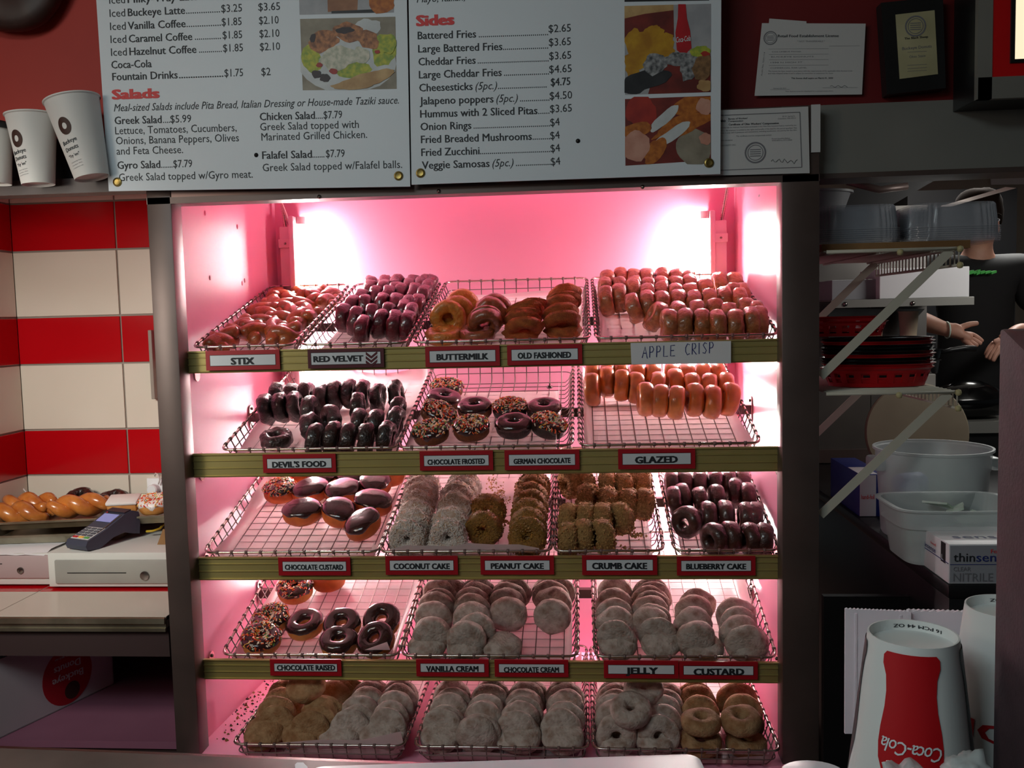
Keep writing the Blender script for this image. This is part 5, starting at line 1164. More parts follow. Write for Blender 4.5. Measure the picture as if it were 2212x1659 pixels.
def top(a):   # height of the sloped face at depth a
    for (a0, z0), (a1, z1) in zip(prof[2:7], prof[3:8]):
        if a0 <= a <= a1: return z0+(z1-z0)*(a-a0)/(a1-a0)
    return prof[2][1]
def face(mb, x0, x1, a0, a1, lift, th=.001):
    mb.prism([RP(x, a, top(a)+lift) for x, a in ((x0, a0), (x1, a0), (x1, a1), (x0, a1))], (0, 0, th))
m = MB().use('reader_dark'); face(m, -w+.003, w-.003, .036, .060, .0005, .004); m.build('printer_cover', ra)
m = MB().use('paper_dull'); face(m, -w+.006, w-.006, -.092, -.031, .0004); m.build('keypad_plate', ra)
m = MB().use('screen_glow'); face(m, -w+.008, w-.016, -.005, .028, .001); m.build('screen', ra)
m = MB().use('tile_red'); face(m, -w+.010, -w+.016, .031, .034, .002); m.build('status_light', ra)
for r in range(5):
    for c in range(3):
        nm = 'key_grey'
        if r == 0: nm = ('tile_red', 'sprinkle_2', 'sprinkle_4')[c]
        m = MB().use(nm); x0 = -w+.010+c*.0235; a0 = -.088+r*.0112
        face(m, x0, x0+.018, a0, a0+.0065, .0015, .0022); m.build('key', ra)
m = MB().use('dark_steel'); face(m, w-.012, w-.008, -.06, .03, .0006, .0006); m.build('swipe_slot', ra)
mat('cable_yellow', (190, 160, 40), rough=.5); mat('cable_white', (214, 204, 200), rough=.5)
solo(MB().use('cable_yellow').tube([aty(px, py, y) for px, py, y in ((316, 1148, .42), (330, 1147, .42), (345, 1142, .44), (356, 1130, .5), (350, 1122, .56), (330, 1126, .6))], .0035, 8), 'network_cable', 'yellow cable curling behind the card reader', 'cable', None, True)
solo(MB().use('cable_white').tube([aty(px, py, .69) for px, py in ((-10, 972), (8, 990), (25, 1020), (45, 1050), (72, 1080), (90, 1100), (110, 1118))], .0028, 8), 'power_cable', 'thin white cable hanging diagonally in front of the tiled corner', 'cable', None, True)
ot = thing('wall_outlet', 'white wall outlet with round white plug half hidden by the case post', 'outlet', aty(338, 1055, .715))
a = aty(317, 1033, .71); b = aty(352, 1070, .71); MB().use('paper_white').bbox(a.x, b.x+.02, .708, .716, b.z, a.z, .002).build('cover_plate', ot, 30)
MB().use('paper_white').lathe([(0, 0), (.018, 0), (.018, .022), (.015, .027), (0, .027)], 24, aty(335, 1056, .708), (0, -1, 0)).build('plug', ot, 30)
MB().use('cable_white').tube([aty(px, py, .695) for px, py in ((342, 1046), (345, 1036), (341, 1025), (336, 1022), (334, 1029))], .0025, 8).build('cable_loop', ot, True)
mat('cardboard', (150, 112, 70), (132, 96, 58), scale=10, rough=.8)
mb = MB().use('cardboard'); mb.prism([aty(px, py, .33) for px, py in ((336, 1186), (352, 1143), (362, 1146), (362, 1180), (348, 1192))], (0, .004, 0)); solo(mb, 'cardboard_flap', 'small brown cardboard flap beside the post on the cash drawer', 'cardboard')
mb = MB().use('tile_white'); p = aty(330, 750, .70)
solo(MB().use('grout').bbox(aty(326.5, 800, .70).x, aty(334, 800, .70).x, .69, .715, aty(330, 862, .70).z, aty(328, 713, .70).z, .002), 'tile_edge_strip', 'narrow grey strip fixed to the tiles beside the case post', 'strip')
# white carton on the shelf below
BX = [(0.5, 1445), (243, 1370)]
mat('carton_white', (196, 186, 192), rough=.6)
nA, nB = aty(-30, 1600, .10), None
t = thing('doughnut_carton', 'white bakery carton with round red label standing open under the counter', 'carton', (-1.4, .3, .511))
X0 = aty(236, 1430, .40); fa = Vector((-1.62, -.02, .511)); fb = Vector((X0.x, .42, .511)); e = (fb-fa).normalized(); nn = Vector((e.y, -e.x, 0)); hgt = .215
mb = MB().use('carton_white'); 
def wall_(a, b, h0, h1, th=.004): mb.prism([a, b, b+Vector((0, 0, h1)), a+Vector((0, 0, h0))], -nn*th)
wall_(fa, fb, hgt, hgt); q = -nn*.24
mb.prism([fa, fb, fb+q, fa+q], (0, 0, .003)); mb.prism([fa+q, fb+q, fb+q+Vector((0, 0, hgt)), fa+q+Vector((0, 0, hgt))], nn*.004); mb.prism([fb, fb+q, fb+q+Vector((0, 0, hgt)), fb+Vector((0, 0, hgt))], -e*.004); mb.prism([fa, fa+q, fa+q+Vector((0, 0, hgt)), fa+Vector((0, 0, hgt))], e*.004)
mb.build('box', t)
cc = fa.lerp(fb, .65)+Vector((0, 0, hgt*.42))
def CPt(a, b, l=.0008): return cc+e*a+Vector((0, 0, b))+nn*l
m = MB().use('sign_red'); m.prism([CPt(.085*math.cos(2*PI*k/40), .085*math.sin(2*PI*k/40)) for k in range(40)], -nn*.0005); lbd = m.build('label', t); lbd['label'] = 'round red label printed upside down'
m = MB().use('paper_dull')
for tx, yy, wd, cp in (('Buckeye', -.005, .105, .022), ('Donuts', .028, .09, .022), ('THE ORIGINAL SINCE 1969', .052, .08, .006)): write(m, tx, CPt(wd/2, yy+.01, .0014), -e, Vector((0, 0, -1)), wd, cp, .04)
m.use('cup_brown'); m.prism([CPt(.012+.026*math.cos(2*PI*k/24), -.048+.026*math.sin(2*PI*k/24), .0012) for k in range(24)], nn*.0003); m.build('lettering', lbd)
# ------------------------------------------------------------------ kitchen side: wire shelves fixed to the side of the case
mat('wire_white', (206, 202, 186), rough=.45)
mat('cap_cream', (198, 188, 140), rough=.6)
SX0, SY0, SY1 = .585, .02, .62
SX1 = aty(2062, 850, SY0).x
ZLO, ZUP = aty(1900, 847, SY0).z, aty(1900, 539, SY0).z
def wire_shelf(z, label, br):
    t = thing('wire_shelf', label, 'shelf', ((SX0+SX1)/2, .3, z), 'white wire shelves beside the case')
    m = MB().use('wire_white')
    for k in range(25): y = SY0+(SY1-SY0)*k/24; m.tube([(SX0, y, z), (SX1, y, z), (SX1+.006, y, z-.006), (SX1+.006, y, z-.042)], .0021, 5)
    for x in (SX0+.02, (SX0+SX1)/2, SX1-.02): m.tube([(x, SY0, z-.004), (x, SY1, z-.004)], .003, 6)
    m.build('wires', t, True)
    m = MB().use('wire_white'); m.tube([(SX1+.006, SY0, z-.042), (SX1+.006, SY1, z-.042)], .0036, 6); m.tube([(SX0, SY0, z-.003), (SX1+.004, SY0, z-.003)], .0042, 6); m.tube([(SX1+.006, SY0, z-.004), (SX1+.006, SY1, z-.004)], .0036, 6); m.build('front_lip', t, True)
    for p in ((SX1+.008, SY0-.002, z-.004), (SX1+.008, SY0-.002, z-.042), ((SX0+SX1)/2+.02, SY0-.003, z-.008)):
        MB().use('cap_cream').lathe([(0, -.008), (.006, -.006), (.0078, 0), (.006, .006), (0, .008)], 12, p).build('end_cap', t, True)
    for y, dz in ((SY0+.004, br), (SY1-.05, br*.9)):
        a, b = Vector((SX1-.01, y, z-.006)), Vector((SX0-.012, y, z-br)); d = (b-a).normalized(); n_ = Vector((d.z, 0, -d.x))*.0105
        MB().use('wire_white').prism([a+n_, b+n_, b-n_, a-n_], (0, .003, 0)).build('bracket', t)
    return t
wire_shelf(ZLO, 'lower white wire shelf carrying red and black food baskets', .30)
wire_shelf(ZUP, 'upper white wire shelf carrying stacks of clear containers', .30)
mb = MB().use('cardboard').box(SX0+.01, aty(2096, 540, .10).x, .10, .60, ZUP+.0025, ZUP+.022); solo(mb, 'cardboard_tray', 'flat brown cardboard tray under the clear containers on the upper wire shelf', 'cardboard')
# clear containers
mat('clear_plastic', (206, 208, 216), rough=.15, alpha=.34, spec=.8)
mat('frost_plastic', (206, 214, 214), rough=.35, alpha=.55)
def container_mesh(w, d, h):
    mb = MB().use('clear_plastic'); n = 176
    def loop(s, z, rib):
        P = []
        for k in range(n):
            a = 2*PI*k/n; c, q = math.cos(a), math.sin(a); e = .35; x, y = sgnpow(c, e), sgnpow(q, e); g = 1+(rib*(.5+.5*math.cos(44*a)))
            P.append((x*w/2*s*g, y*d/2*s*g, z))
        return P
    L_ = [loop(1.06, 0, 0), loop(1.06, .003, 0), loop(1.0, .003, 0), loop(.985, .010, .03), loop(.92, h*.92, .05), loop(.90, h, .03)]
    vs = [p for l in L_ for p in l]; mb.add(vs, [(i*n+k, i*n+(k+1) % n, (i+1)*n+(k+1) % n, (i+1)*n+k) for i in range(5) for k in range(n)]+[tuple(range(5*n, 6*n))])
    return doughnut_mesh(mb.build('plastic_container', None, 30))
cm = container_mesh(.215, .19, .062)
def stack(cx, cy, z, n, step, where):
    for k in range(n):
        o = bpy.data.objects.new('plastic_container', cm); COL.objects.link(o); o.location = (cx, cy, z+step*k); o.rotation_euler = (0, 0, .02*((k*7) % 3-1))
        tag(o, 'clear ribbed plastic container, %s in the %s stack on the upper wire shelf' % ('bottommost' if k == 0 else 'topmost' if k == n-1 else ORD[k]+' from bottom', where), 'food container', 'stacked clear plastic containers')
zc = ZUP+.023
stack(.695, .24, zc, 8, .0052, 'left'); 
x_ = aty(2055, 500, .2).x
stack(x_, .25, zc, 8, .0052, 'right')
mat('tub_grey', (150, 152, 156), rough=.5)
a = aty(1775, 449, .30); b = aty(1853, 420, .30)
mb = MB().use('tub_grey'); mb.lathe([(.10, 0), (.118, .05), (.126, .05), (.126, .056), (.114, .056), (.097, .006), (0, .006)], 40, (b.x-.122, .36, zc+.101), None, 1, .75); solo(mb, 'plastic_tub', 'grey plastic tub standing on the left stack of clear containers', 'tub', None, 35)
# food baskets
mat('basket_red', (186, 18, 26), rough=.3); mat('basket_black', (24, 24, 26), rough=.25)
def oval_basket(col):
    mb = MB().use(col); n = 40; rx, ry, h = .138, .088, .046
    def lp(s, z): return [(rx*s*math.cos(2*PI*k/n), ry*s*math.sin(2*PI*k/n), z) for k in range(n)]
    def band(s0, z0, s1, z1, th=.025):
        L_ = [lp(s0, z0), lp(s1, z1), lp(s1-th, z1), lp(s0-th, z0)]; vs = [p for l in L_ for p in l]
        mb.add(vs, [(i*n+k, i*n+(k+1) % n, ((i+1) % 4)*n+(k+1) % n, ((i+1) % 4)*n+k) for i in range(4) for k in range(n)])
    band(.86, 0, .88, .010); band(.905, .020, .91, .024); band(.955, .034, .97, .044); band(.97, .041, 1.03, .047, .03)
    for k in range(n):
        if k % 2: continue
        a0, a1 = 2*PI*k/n, 2*PI*(k+.9)/n
        f_ = lambda a, s, z: (rx*s*math.cos(a), ry*s*math.sin(a), z)
        vs = [f_(a0, .88, .009), f_(a1, .88, .009), f_(a1, .955, .036), f_(a0, .955, .036), f_(a0, .855, .009), f_(a1, .855, .009), f_(a1, .93, .036), f_(a0, .93, .036)]
        mb.add(vs, [(0, 1, 2, 3), (4, 7, 6, 5), (0, 3, 7, 4), (1, 5, 6, 2)])
    vs = lp(.86, .001)+lp(.86, .004); mb.add(vs, [tuple(range(n)), tuple(range(n, 2*n))])
    return doughnut_mesh(mb.build('food_basket', None, 40))
bmR, bmB = oval_basket('basket_red'), oval_basket('basket_black')
z = ZLO+.0035
seq = 'RRBBRBBBRB'
for i, c in enumerate(seq):
    o = bpy.data.objects.new('food_basket', bmR if c == 'R' else bmB); COL.objects.link(o); o.location = (.758+.002*((i*5) % 3-1), .19, z+.0082*i+(.002 if i else 0))
    tag(o, '%s oval plastic food basket, %s of the stack on the lower wire shelf' % ('red' if c == 'R' else 'black', 'bottommost' if i == 0 else 'topmost' if i == 9 else ORD[i]+' from bottom'), 'food basket', 'stacked oval food baskets')
for i in range(2):
    o = bpy.data.objects.new('food_basket', bmR); COL.objects.link(o); o.location = (.675, .21, z+.128+.012*i); o.scale = (.82, .82, .8)
    tag(o, '%s small red food basket perched on the big stack of oval baskets' % ('lower', 'upper')[i], 'food basket', 'small red baskets on top')
mat('check_paper', (196, 176, 150), rough=.8)
mb = MB().use('check_paper'); P4 = [(1868, 699), (1907, 697), (1906, 740), (1869, 741)]; mb.prism([aty(px, py, .56) for px, py in P4], (0, .012, 0)); o = solo(mb, 'paper_sheets', 'stack of red checked liner paper standing behind the red baskets', 'paper')
m = MB().use('ink_red')
for k in range(5):
    for (p0, p1) in (((1870+k*8, 699), (1870+k*8, 740)), ((1869, 702+k*8.5), (1906, 701+k*8.5))): m.tube([aty(*p0, .5595), aty(*p1, .5595)], .0007, 4)
m.build('checks', o)
# ------------------------------------------------------------------ prep counter with tubs and boxes
KX = aty(2050, 1262, -.23).x; KZ = aty(2050, 1262, -.23).z
mat('counter_black', (30, 30, 32), (24, 24, 26), scale=3, rough=.35, metal=.3)
pc = thing('prep_counter', 'dark steel preparation counter holding tubs and glove boxes', 'counter', (KX+.6, .5, 0))
MB().use('counter_black').bbox(KX, 2.3, -.23, 1.33, 0, KZ-.03, .003).build('cabinet', pc, 30)
MB().use('counter_black').bbox(KX-.004, 2.305, -.236, 1.33, KZ-.03, KZ, .003).build('worktop', pc, 30)
MB().use('counter_black').box(.575, KX-.001, .0, .02, .0, KZ-.1).build('side_filler', pc)
def tub_px(cx, topy, boty, rt_, rb_, y, label, name, mat_='frost_plastic', sy=1):
    c = aty(cx, boty, y); c.z = KZ+.001; sc = (y+CAMD)/FPX; h = aty(cx, topy, y).z-KZ; rt_, rb_ = rt_*sc, rb_*sc
    return c, h, rt_, rb_
c, h, r1, r0 = tub_px(2012, 968, 1160, 113, 98, .22, '', '')
bk = thing('plastic_bucket', 'large round translucent plastic bucket with two ears on the dark counter', 'bucket', c)
mb = MB().use('frost_plastic').lathe([(0, .004), (r0-.006, .004), (r0, 0), (r0+.003, .006), (r0+(r1-r0)*.72, h*.76), (r1*.985, h*.78), (r1, h-.006), (r1+.006, h-.003), (r1+.006, h+.003), (r1, h+.003), (r1-.004, h-.005), (r0-.004, .01), (0, .01)], 56, c); mb.build('pail', bk, 35)
for s_ in (-1, 1): MB().use('frost_plastic').bbox(c.x+s_*(r1+.004)-.014, c.x+s_*(r1+.004)+.014, c.y-.045, c.y+.045, c.z+h-.055, c.z+h-.022, .008).build('handle', bk, 30)
mat('bag_red', (190, 60, 70), (150, 40, 54), scale=20, rough=.6); mat('bag_blue', (70, 84, 170), rough=.6)
for nm, dx_, dz, s_, lab in (('bag_red', .0, .055, .075, 'red packets seen blurred through the side of the translucent bucket'), ('bag_blue', -.055, .13, .045, 'blue packet seen blurred through the side of the translucent bucket')):
    mb = MB().use(nm); Bun(s_, s_*1.3, .01, 18, 3).mesh(mb); mb.v = [tuple(Vector(v)+c+Vector((dx_, 0, dz))) for v in mb.v]; solo(mb, 'snack_packet', lab, 'packet', None, True)
cx_ = aty(2062, 1190, -.03)
tb = thing('plastic_tub', 'shallow square translucent tub of small packets behind the glove box', 'tub', (cx_.x, -.01, KZ))
mb = MB().use('frost_plastic'); n = 48
def sq(s, z, w, d): return [(cx_.x+sgnpow(math.cos(2*PI*k/n), .4)*w/2*s, .0+sgnpow(math.sin(2*PI*k/n), .4)*d/2*s, KZ+z) for k in range(n)]
L_ = [sq(.84, .001, .29, .22), sq(.93, .085, .29, .22), sq(.98, .087, .29, .22), sq(1.0, .128, .29, .22), sq(1.06, .129, .29, .22), sq(1.06, .133, .29, .22), sq(.975, .132, .29, .22), sq(.82, .006, .29, .22)]
mb.add([p for l in L_ for p in l], [(i*n+k, i*n+(k+1) % n, (i+1)*n+(k+1) % n, (i+1)*n+k) for i in range(7) for k in range(n)]+[tuple(range(n)), tuple(range(7*n, 8*n))]); mb.build('tub', tb, 35)
mat('packet_white', (214, 222, 214), (176, 200, 180), scale=30, rough=.5)
rnd = random.Random(3)
for i in range(9):
    mb = MB().use('packet_white'); q = Matrix.Rotation(rnd.uniform(0, 6), 3, 'Z') @ Matrix.Rotation(rnd.uniform(-.6, .6), 3, 'X')
    ctr = Vector((cx_.x+rnd.uniform(-.08, .08), rnd.uniform(-.06, .06), KZ+.022+.011*i))
    mb.prism([q @ Vector(v)+ctr for v in ((-.03, -.02, 0), (.03, -.02, 0.004), (.03, .02, 0), (-.03, .02, .003))], q @ Vector((0, 0, .005)))
    solo(mb, 'sauce_packet', 'small pale packet, %s up from the bottom of the square tub' % ORD[i], 'packet', 'packets in the square tub')
gx, gy = KX+.0, -.228
mat('box_white', (226, 226, 230), rough=.5); mat('box_grey', (160, 162, 170), rough=.5); mat('ink_navy', (40, 52, 120), rough=.5)
gh = aty(2047, 1176, gy).z-KZ; gd = .16
gb = thing('glove_box', 'white box of clear nitrile gloves at the front corner of the dark counter', 'box', (gx+.12, gy+.08, KZ))
MB().use('box_white').bbox(gx, gx+.245, gy, gy+gd, KZ+.0005, KZ+gh, .0015).build('carton', gb, 30)
m = MB().use('box_grey'); m.box(gx+.002, gx+.243, gy-.0008, gy, KZ+.003, KZ+gh-.003); m.use('ink_navy').box(gx+.002, gx+.243, gy-.0014, gy, KZ+gh*.485, KZ+gh*.50)
m.use('black_plastic').box(gx-.001, gx, gy+.018, gy+.042, KZ+gh*.46, KZ+gh*.97); m.use('ink_navy').box(gx-.0012, gx, gy+.002, gy+gd-.002, KZ+gh*.5, KZ+gh*.515)
m.build('print_panels', gb)
m = MB().use('ink'); xf, xs_ = Vector((1, 0, 0)), Vector((0, -1, 0)); up = Vector((0, 0, 1))
write(m, 'thin', (gx+.009, gy-.002, KZ+gh*.57), xf, up, .044, .020, .012); m.use('ink_navy'); write(m, 'sense', (gx+.056, gy-.002, KZ+gh*.57), xf, up, .07, .020, .012)
m.use('ink_grey'); write(m, 'CLEAR', (gx+.009, gy-.002, KZ+gh*.33), xf, up, .036, .0095); write(m, 'NITRILE', (gx+.009, gy-.002, KZ+gh*.07), xf, up, .082, .019)
m.use('ink_red'); write(m, 'Fo', (gx+.086, gy-.002, KZ+gh*.78), xf, up, .012, .009, .02)
m.use('ink_navy'); write(m, 'thinsense', (gx-.0016, gy+gd-.008, KZ+gh*.56), xs_, up, .082, .012, .01); m.use('sign_white'); write(m, 'L', (gx-.0016, gy+.036, KZ+gh*.52), xs_, up, .010, .012, .02)
m.use('ink_red'); write(m, 'food', (gx-.0016, gy+.10, KZ+gh*.74), xs_, up, .03, .006, .02)
m.use('ink_navy'); write(m, 'sense', (gx+.03, gy+.05, KZ+gh+.0006), xf, Vector((0, 1, 0)), .12, .03, .0)
m.build('lettering', gb)
px0 = aty(1857, 1112, .42); mat('box_blue', (34, 48, 128), rough=.4)
pb = thing('foil_box', 'blue and white cardboard box standing behind the translucent bucket', 'box', (px0.x, .5, KZ))
hh = aty(1857, 1025, .42).z-KZ
MB().use('box_blue').bbox(px0.x-.001, px0.x+.075, .42, .72, KZ+.0005, KZ+hh, .0015).build('carton', pb, 30)
m = MB().use('box_white').box(px0.x, px0.x+.045, .4185, .42, KZ+.002, KZ+hh-.002); m.box(px0.x+.001, px0.x+.05, .425, .54, KZ+hh, KZ+hh+.0006); m.build('white_panel', pb)
m = MB().use('ink_red'); write(m, 'handi-foil', (px0.x+.004, .418, KZ+hh*.42), xf, up, .036, .014, .02); m.build('lettering', pb)
mat('board_tan', (150, 138, 116), (132, 120, 100), scale=4, rough=.7)
c = aty(1978, 945, .92); rr_ = 106*(3.12)/FPX; c.z = KZ+rr_+.002
solo(MB().use('board_tan').lathe([(0, 0), (rr_-.004, 0), (rr_, .004), (rr_, .012), (rr_-.004, .016), (0, .016)], 56, c, (0, -1, .12)), 'round_board', 'large round tan board leaning behind the translucent bucket', 'board', None, 35)
# ------------------------------------------------------------------ deeper kitchen
ks = thing('steel_shelf', 'grey steel wall shelf with two screws behind the wire shelves', 'shelf', aty(1950, 665, 1.0))
a, b = aty(1795, 666, 1.0), aty(2104, 641, 1.0)
m = MB().use('hood_steel').bbox(a.x, b.x, 1.0, 1.34, b.z-.004, b.z, .001); m.build('board', ks); MB().use('hood_steel').bbox(a.x, b.x, .997, 1.0, a.z, b.z, .001).build('front_edge', ks)
for px, py in ((1826, 657), (1972, 655)): MB().use('steel').lathe([(0, 0), (.008, 0), (.007, .003), (0, .004)], 14, aty(px, py, .996), (0, -1, 0)).build('screw', ks, True)
bz = b.z
mb = MB().use('paper_white').bbox(aty(1900, 610, 1.02).x, aty(2094, 610, 1.02).x, 1.02, 1.24, bz+.0005, aty(2000, 578, 1.02).z, .002); solo(mb, 'white_carton', 'plain white carton on the grey steel shelf', 'box')
mb = MB().use('tub_grey').bbox(aty(1797, 620, 1.06).x, aty(1898, 620, 1.06).x, 1.06, 1.24, bz+.0005, aty(1850, 604, 1.06).z, .002); solo(mb, 'grey_carton', 'low grey carton beside the white one on the steel shelf', 'box')
mb = MB().use('steel'); mb.prism([aty(px, py, 1.30) for px, py in ((1790, 667), (1998, 667), (1930, 742), (1790, 742))], (0, .01, 0)); solo(mb, 'steel_splash_panel', 'bright slanted steel panel below the grey steel shelf', 'panel')
rg = thing('cooking_range', 'dark cooking range with pots at the back of the kitchen', 'range', aty(2060, 900, 2.0))
ra_, rb2 = aty(1965, 822, 1.45), aty(2300, 822, 1.45)
MB().use('black_plastic').box(ra_.x, rb2.x, 1.45, 1.62, .0, aty(2060, 912, 1.45).z).build('body', rg)
MB().use('hood_steel').box(aty(2065, 912, 1.43).x, rb2.x, 1.43, 1.63, aty(2100, 936, 1.43).z, aty(2100, 911, 1.43).z).build('steel_ledge', rg)
zr_ = aty(2100, 911, 1.43).z
c = Vector((aty(2088, 880, 1.54).x, 1.535, zr_+.001))
mb = MB().use('black_gloss').lathe([(.03, 0), (.13, .02), (.155, .06), (.16, .075), (.15, .085), (.11, .125), (.05, .150), (0, .155)], 40, c, None, 1, .5); mb.build('lidded_pan', None, True); o = bpy.data.objects['lidded_pan']; tag(o, 'big black domed pan on the steel ledge of the range', 'pan')
def pot(cx, topy, boty, r, y, m_, name, label, handle=None):
    c = aty(cx, boty, y); h = aty(cx, topy, y).z-c.z; r *= (y+CAMD)/FPX
    t = thing(name, label, 'pot', c)
    MB().use(m_).lathe([(0, 0), (r*.86, 0), (r*.9, .004), (r, h), (r+.006, h), (r+.006, h+.003), (r-.004, h+.003), (r*.86, .006), (0, .006)], 36, c).build('body', t, 35)
    if handle: MB().use('black_plastic').tube([aty(*q, y) for q in handle], [.008, .010, .012, .011], 8).build('handle', t, True)
    return c
st_z = aty(2000, 826, 1.3)
mb = MB().use('drawer_face').bbox(aty(1972, 815, 1.28).x, aty(2022, 815, 1.28).x, 1.28, 1.42, KZ+.0, aty(2000, 808, 1.28).z, .004); solo(mb, 'steel_canister', 'pale grey canister behind the lower wire shelf', 'canister')
pot(1997, 778, 806, 29, 1.35, 'steel', 'sauce_pot', 'small steel pot standing on the pale canister')
pot(2000, 756, 774, 30, 1.35, 'black_gloss', 'frying_pan', 'black pan with a long upturned handle resting on the steel pot', [(2030, 762), (2055, 756), (2082, 752), (2108, 753)])
mb = MB().use('check_paper').lathe([(.028, 0), (.034, .09), (.036, .09), (.036, .094), (.031, .094), (.026, .004), (0, .004)], 24, aty(1962, 728, 1.2)); solo(mb, 'cup_stack', 'beige paper cup behind the steel panel near the cook', 'cup', None, 35)
# dark rack, duct and lit wall behind
mb = MB().use('black_plastic').box(aty(1960, 500, 2.9).x, aty(2196, 500, 2.9).x, 2.9, 3.4, 0, aty(2100, 408, 2.9).z); solo(mb, 'storage_rack', 'tall black cabinet behind the cook', 'cabinet')
mb = MB().use('black_plastic'); mb.prism([aty(px, py, 1.1) for px, py in ((2060, 366), (2060, 228), (1950, 228), (1950, 366), (1770, 440), (1770, 470), (1880, 470))], (0, .12, 0)); solo(mb, 'exhaust_duct', 'black sloping duct under the hood', 'duct')
mb = MB().use('steel'); mb.prism([aty(px, py, 1.6) for px, py in ((2030, 446), (2055, 446), (2196, 406), (2172, 404))], (0, .3, 0)); solo(mb, 'steel_bar', 'bluish slanted steel bar above the right stack of clear containers', 'bar')
mb = MB().use('paper_dull'); mb.prism([aty(px, py, 4.18) for px, py in ((2140, 374), (2220, 372), (2220, 398), (2141, 399))], (0, .01, 0)); solo(mb, 'wall_notice', 'pale paper notice on the far kitchen wall under the hood edge', 'notice')
solo(MB().use('dark_steel').tube([aty(1830, 392, .8), aty(1900, 410, .8), aty(1960, 402, .8)], .012, 10), 'gas_pipe', 'dark bent pipe under the hood above the grey tub', 'pipe', None, True)

# ------------------------------------------------------------------ the cook
mat('skin', (196, 146, 124), (184, 132, 112), scale=20, rough=.55)
mat('shirt_black', (18, 18, 20), rough=.85); mat('trousers', (30, 32, 40), rough=.9); mat('hair', (30, 21, 16), rough=1.0, spec=.05); mat('print_green', (70, 190, 80), rough=.6); mat('shoe', (20, 20, 20), rough=.5)
PY = 1.78
nk = aty(2112, 552, PY); PX_ = nk.x; SH = nk.z-.045            # shoulder line
def skin_mesh(nodes, edges, name, mname, parent, sub=2, root=0):
    me = bpy.data.meshes.new(name); me.from_pydata([n_[0] for n_ in nodes], edges, []); o = bpy.data.objects.new(name, me); COL.objects.link(o)
    md = o.modifiers.new('skin', 'SKIN'); md.use_smooth_shade = True
    for i, n_ in enumerate(nodes):
        r = n_[1] if isinstance(n_[1], tuple) else (n_[1], n_[1]); me.skin_vertices[0].data[i].radius = r; me.skin_vertices[0].data[i].use_root = i == root
    o.modifiers.new('sub', 'SUBSURF').levels = sub
    dg = bpy.context.evaluated_depsgraph_get(); m2 = bpy.data.meshes.new_from_object(o.evaluated_get(dg)); bpy.data.objects.remove(o)
    m2.materials.clear(); m2.materials.append(MATS[mname]); m2.name = name; m2.shade_smooth()
    q = bpy.data.objects.new(name, m2); COL.objects.link(q)
    if parent: q.parent = parent; q.matrix_parent_inverse = wmat(parent).inverted()
    return q
V = lambda x, y, z: Vector((PX_+x, PY+y, z))
HIP = SH-.50
wr = aty(2046, 713, PY-.36); el = aty(1962, 683, PY-.20); sR = V(-.185, 0, SH-.02)
knu = aty(2088, 728, PY-.37)
elL = V(.27, -.10, SH-.30); wrL = aty(2204, 712, PY-.34)
person = thing('person', 'cook in a black t-shirt with green chest print reaching out one hand', 'person', V(0, 0, 0) if False else Vector((PX_, PY, 0)))
nodes = [(V(0, .02, HIP), (.15, .11)), (V(0, .02, HIP+.18), (.135, .10)), (V(0, .01, HIP+.36), (.15, .105)), (V(0, .01, SH-.03), (.12, .08)), (V(0, 0, SH+.04), .058), (V(0, -.015, SH+0.120), .054),
         (V(0, -.035, SH+0.135), (.068, .078)), (V(0, -.025, SH+0.205), (.078, .092)), (V(0, -.02, SH+0.245), (.055, .065)),
         (V(-.12, .01, SH-.035), .055), (sR, .055), (el, .043), (el.lerp(wr, .4), .041), (wr, .028), (wr.lerp(knu, .55), (.036, .022)), (knu, (.034, .02)),
         (V(.12, .01, SH-.035), .055), (V(.185, 0, SH-.03), .055), (elL, .043), (elL.lerp(wrL, .4), .041), (wrL, .028), (wrL+Vector((-.05, -.02, -.03)), (.036, .022)), (wrL+Vector((-.085, -.03, -.05)), (.034, .02)),
         (V(-.09, .02, HIP-.08), .085), (V(-.10, .01, HIP-.44), .058), (V(-.10, .03, .10), .042), (V(-.10, -.03, .05), .04), (V(.09, .02, HIP-.08), .085), (V(.10, .01, HIP-.44), .058), (V(.10, .03, .10), .042), (V(.10, -.03, .05), .04)]
ed = [(0, 1), (1, 2), (2, 3), (3, 4), (4, 5), (5, 6), (6, 7), (7, 8), (3, 9), (9, 10), (10, 11), (11, 12), (12, 13), (13, 14), (14, 15), (3, 16), (16, 17), (17, 18), (18, 19), (19, 20), (20, 21), (21, 22), (0, 23), (23, 24), (24, 25), (25, 26), (0, 27), (27, 28), (28, 29), (29, 30)]
def fingers(base, w0, tips, thumb):
    """five finger chains rooted in the palm node"""
    for tp_ in tips:
        i = len(nodes); nodes.append((tp_[0], .0105)); nodes.append((tp_[1], .0098)); nodes.append((tp_[2], .0082)); ed.extend([(base, i), (i, i+1), (i+1, i+2)])
    i = len(nodes); nodes.append((thumb[0], .013)); nodes.append((thumb[1], .0115)); nodes.append((thumb[2], .009)); ed.extend([(w0, i), (i, i+1), (i+1, i+2)])
d3 = lambda px, py, y: aty(px, py, y)
yh = PY-.37
fingers(15, 14, [[d3(2100, 722, yh), d3(2113, 730, yh-.01), d3(2124, 739, yh-.015)], [d3(2099, 731, yh-.01), d3(2111, 738, yh-.02), d3(2121, 744, yh-.025)], [d3(2096, 738, yh-.02), d3(2106, 744, yh-.03), d3(2114, 748, yh-.035)], [d3(2091, 742, yh-.03), d3(2099, 748, yh-.038), d3(2105, 751, yh-.042)]], [d3(2078, 706, yh), d3(2096, 700, yh-.01), d3(2115, 698, yh-.015)])
b22 = nodes[22][0]; v22 = (b22-nodes[21][0]).normalized(); s22 = Vector((0, -.018, -.008))
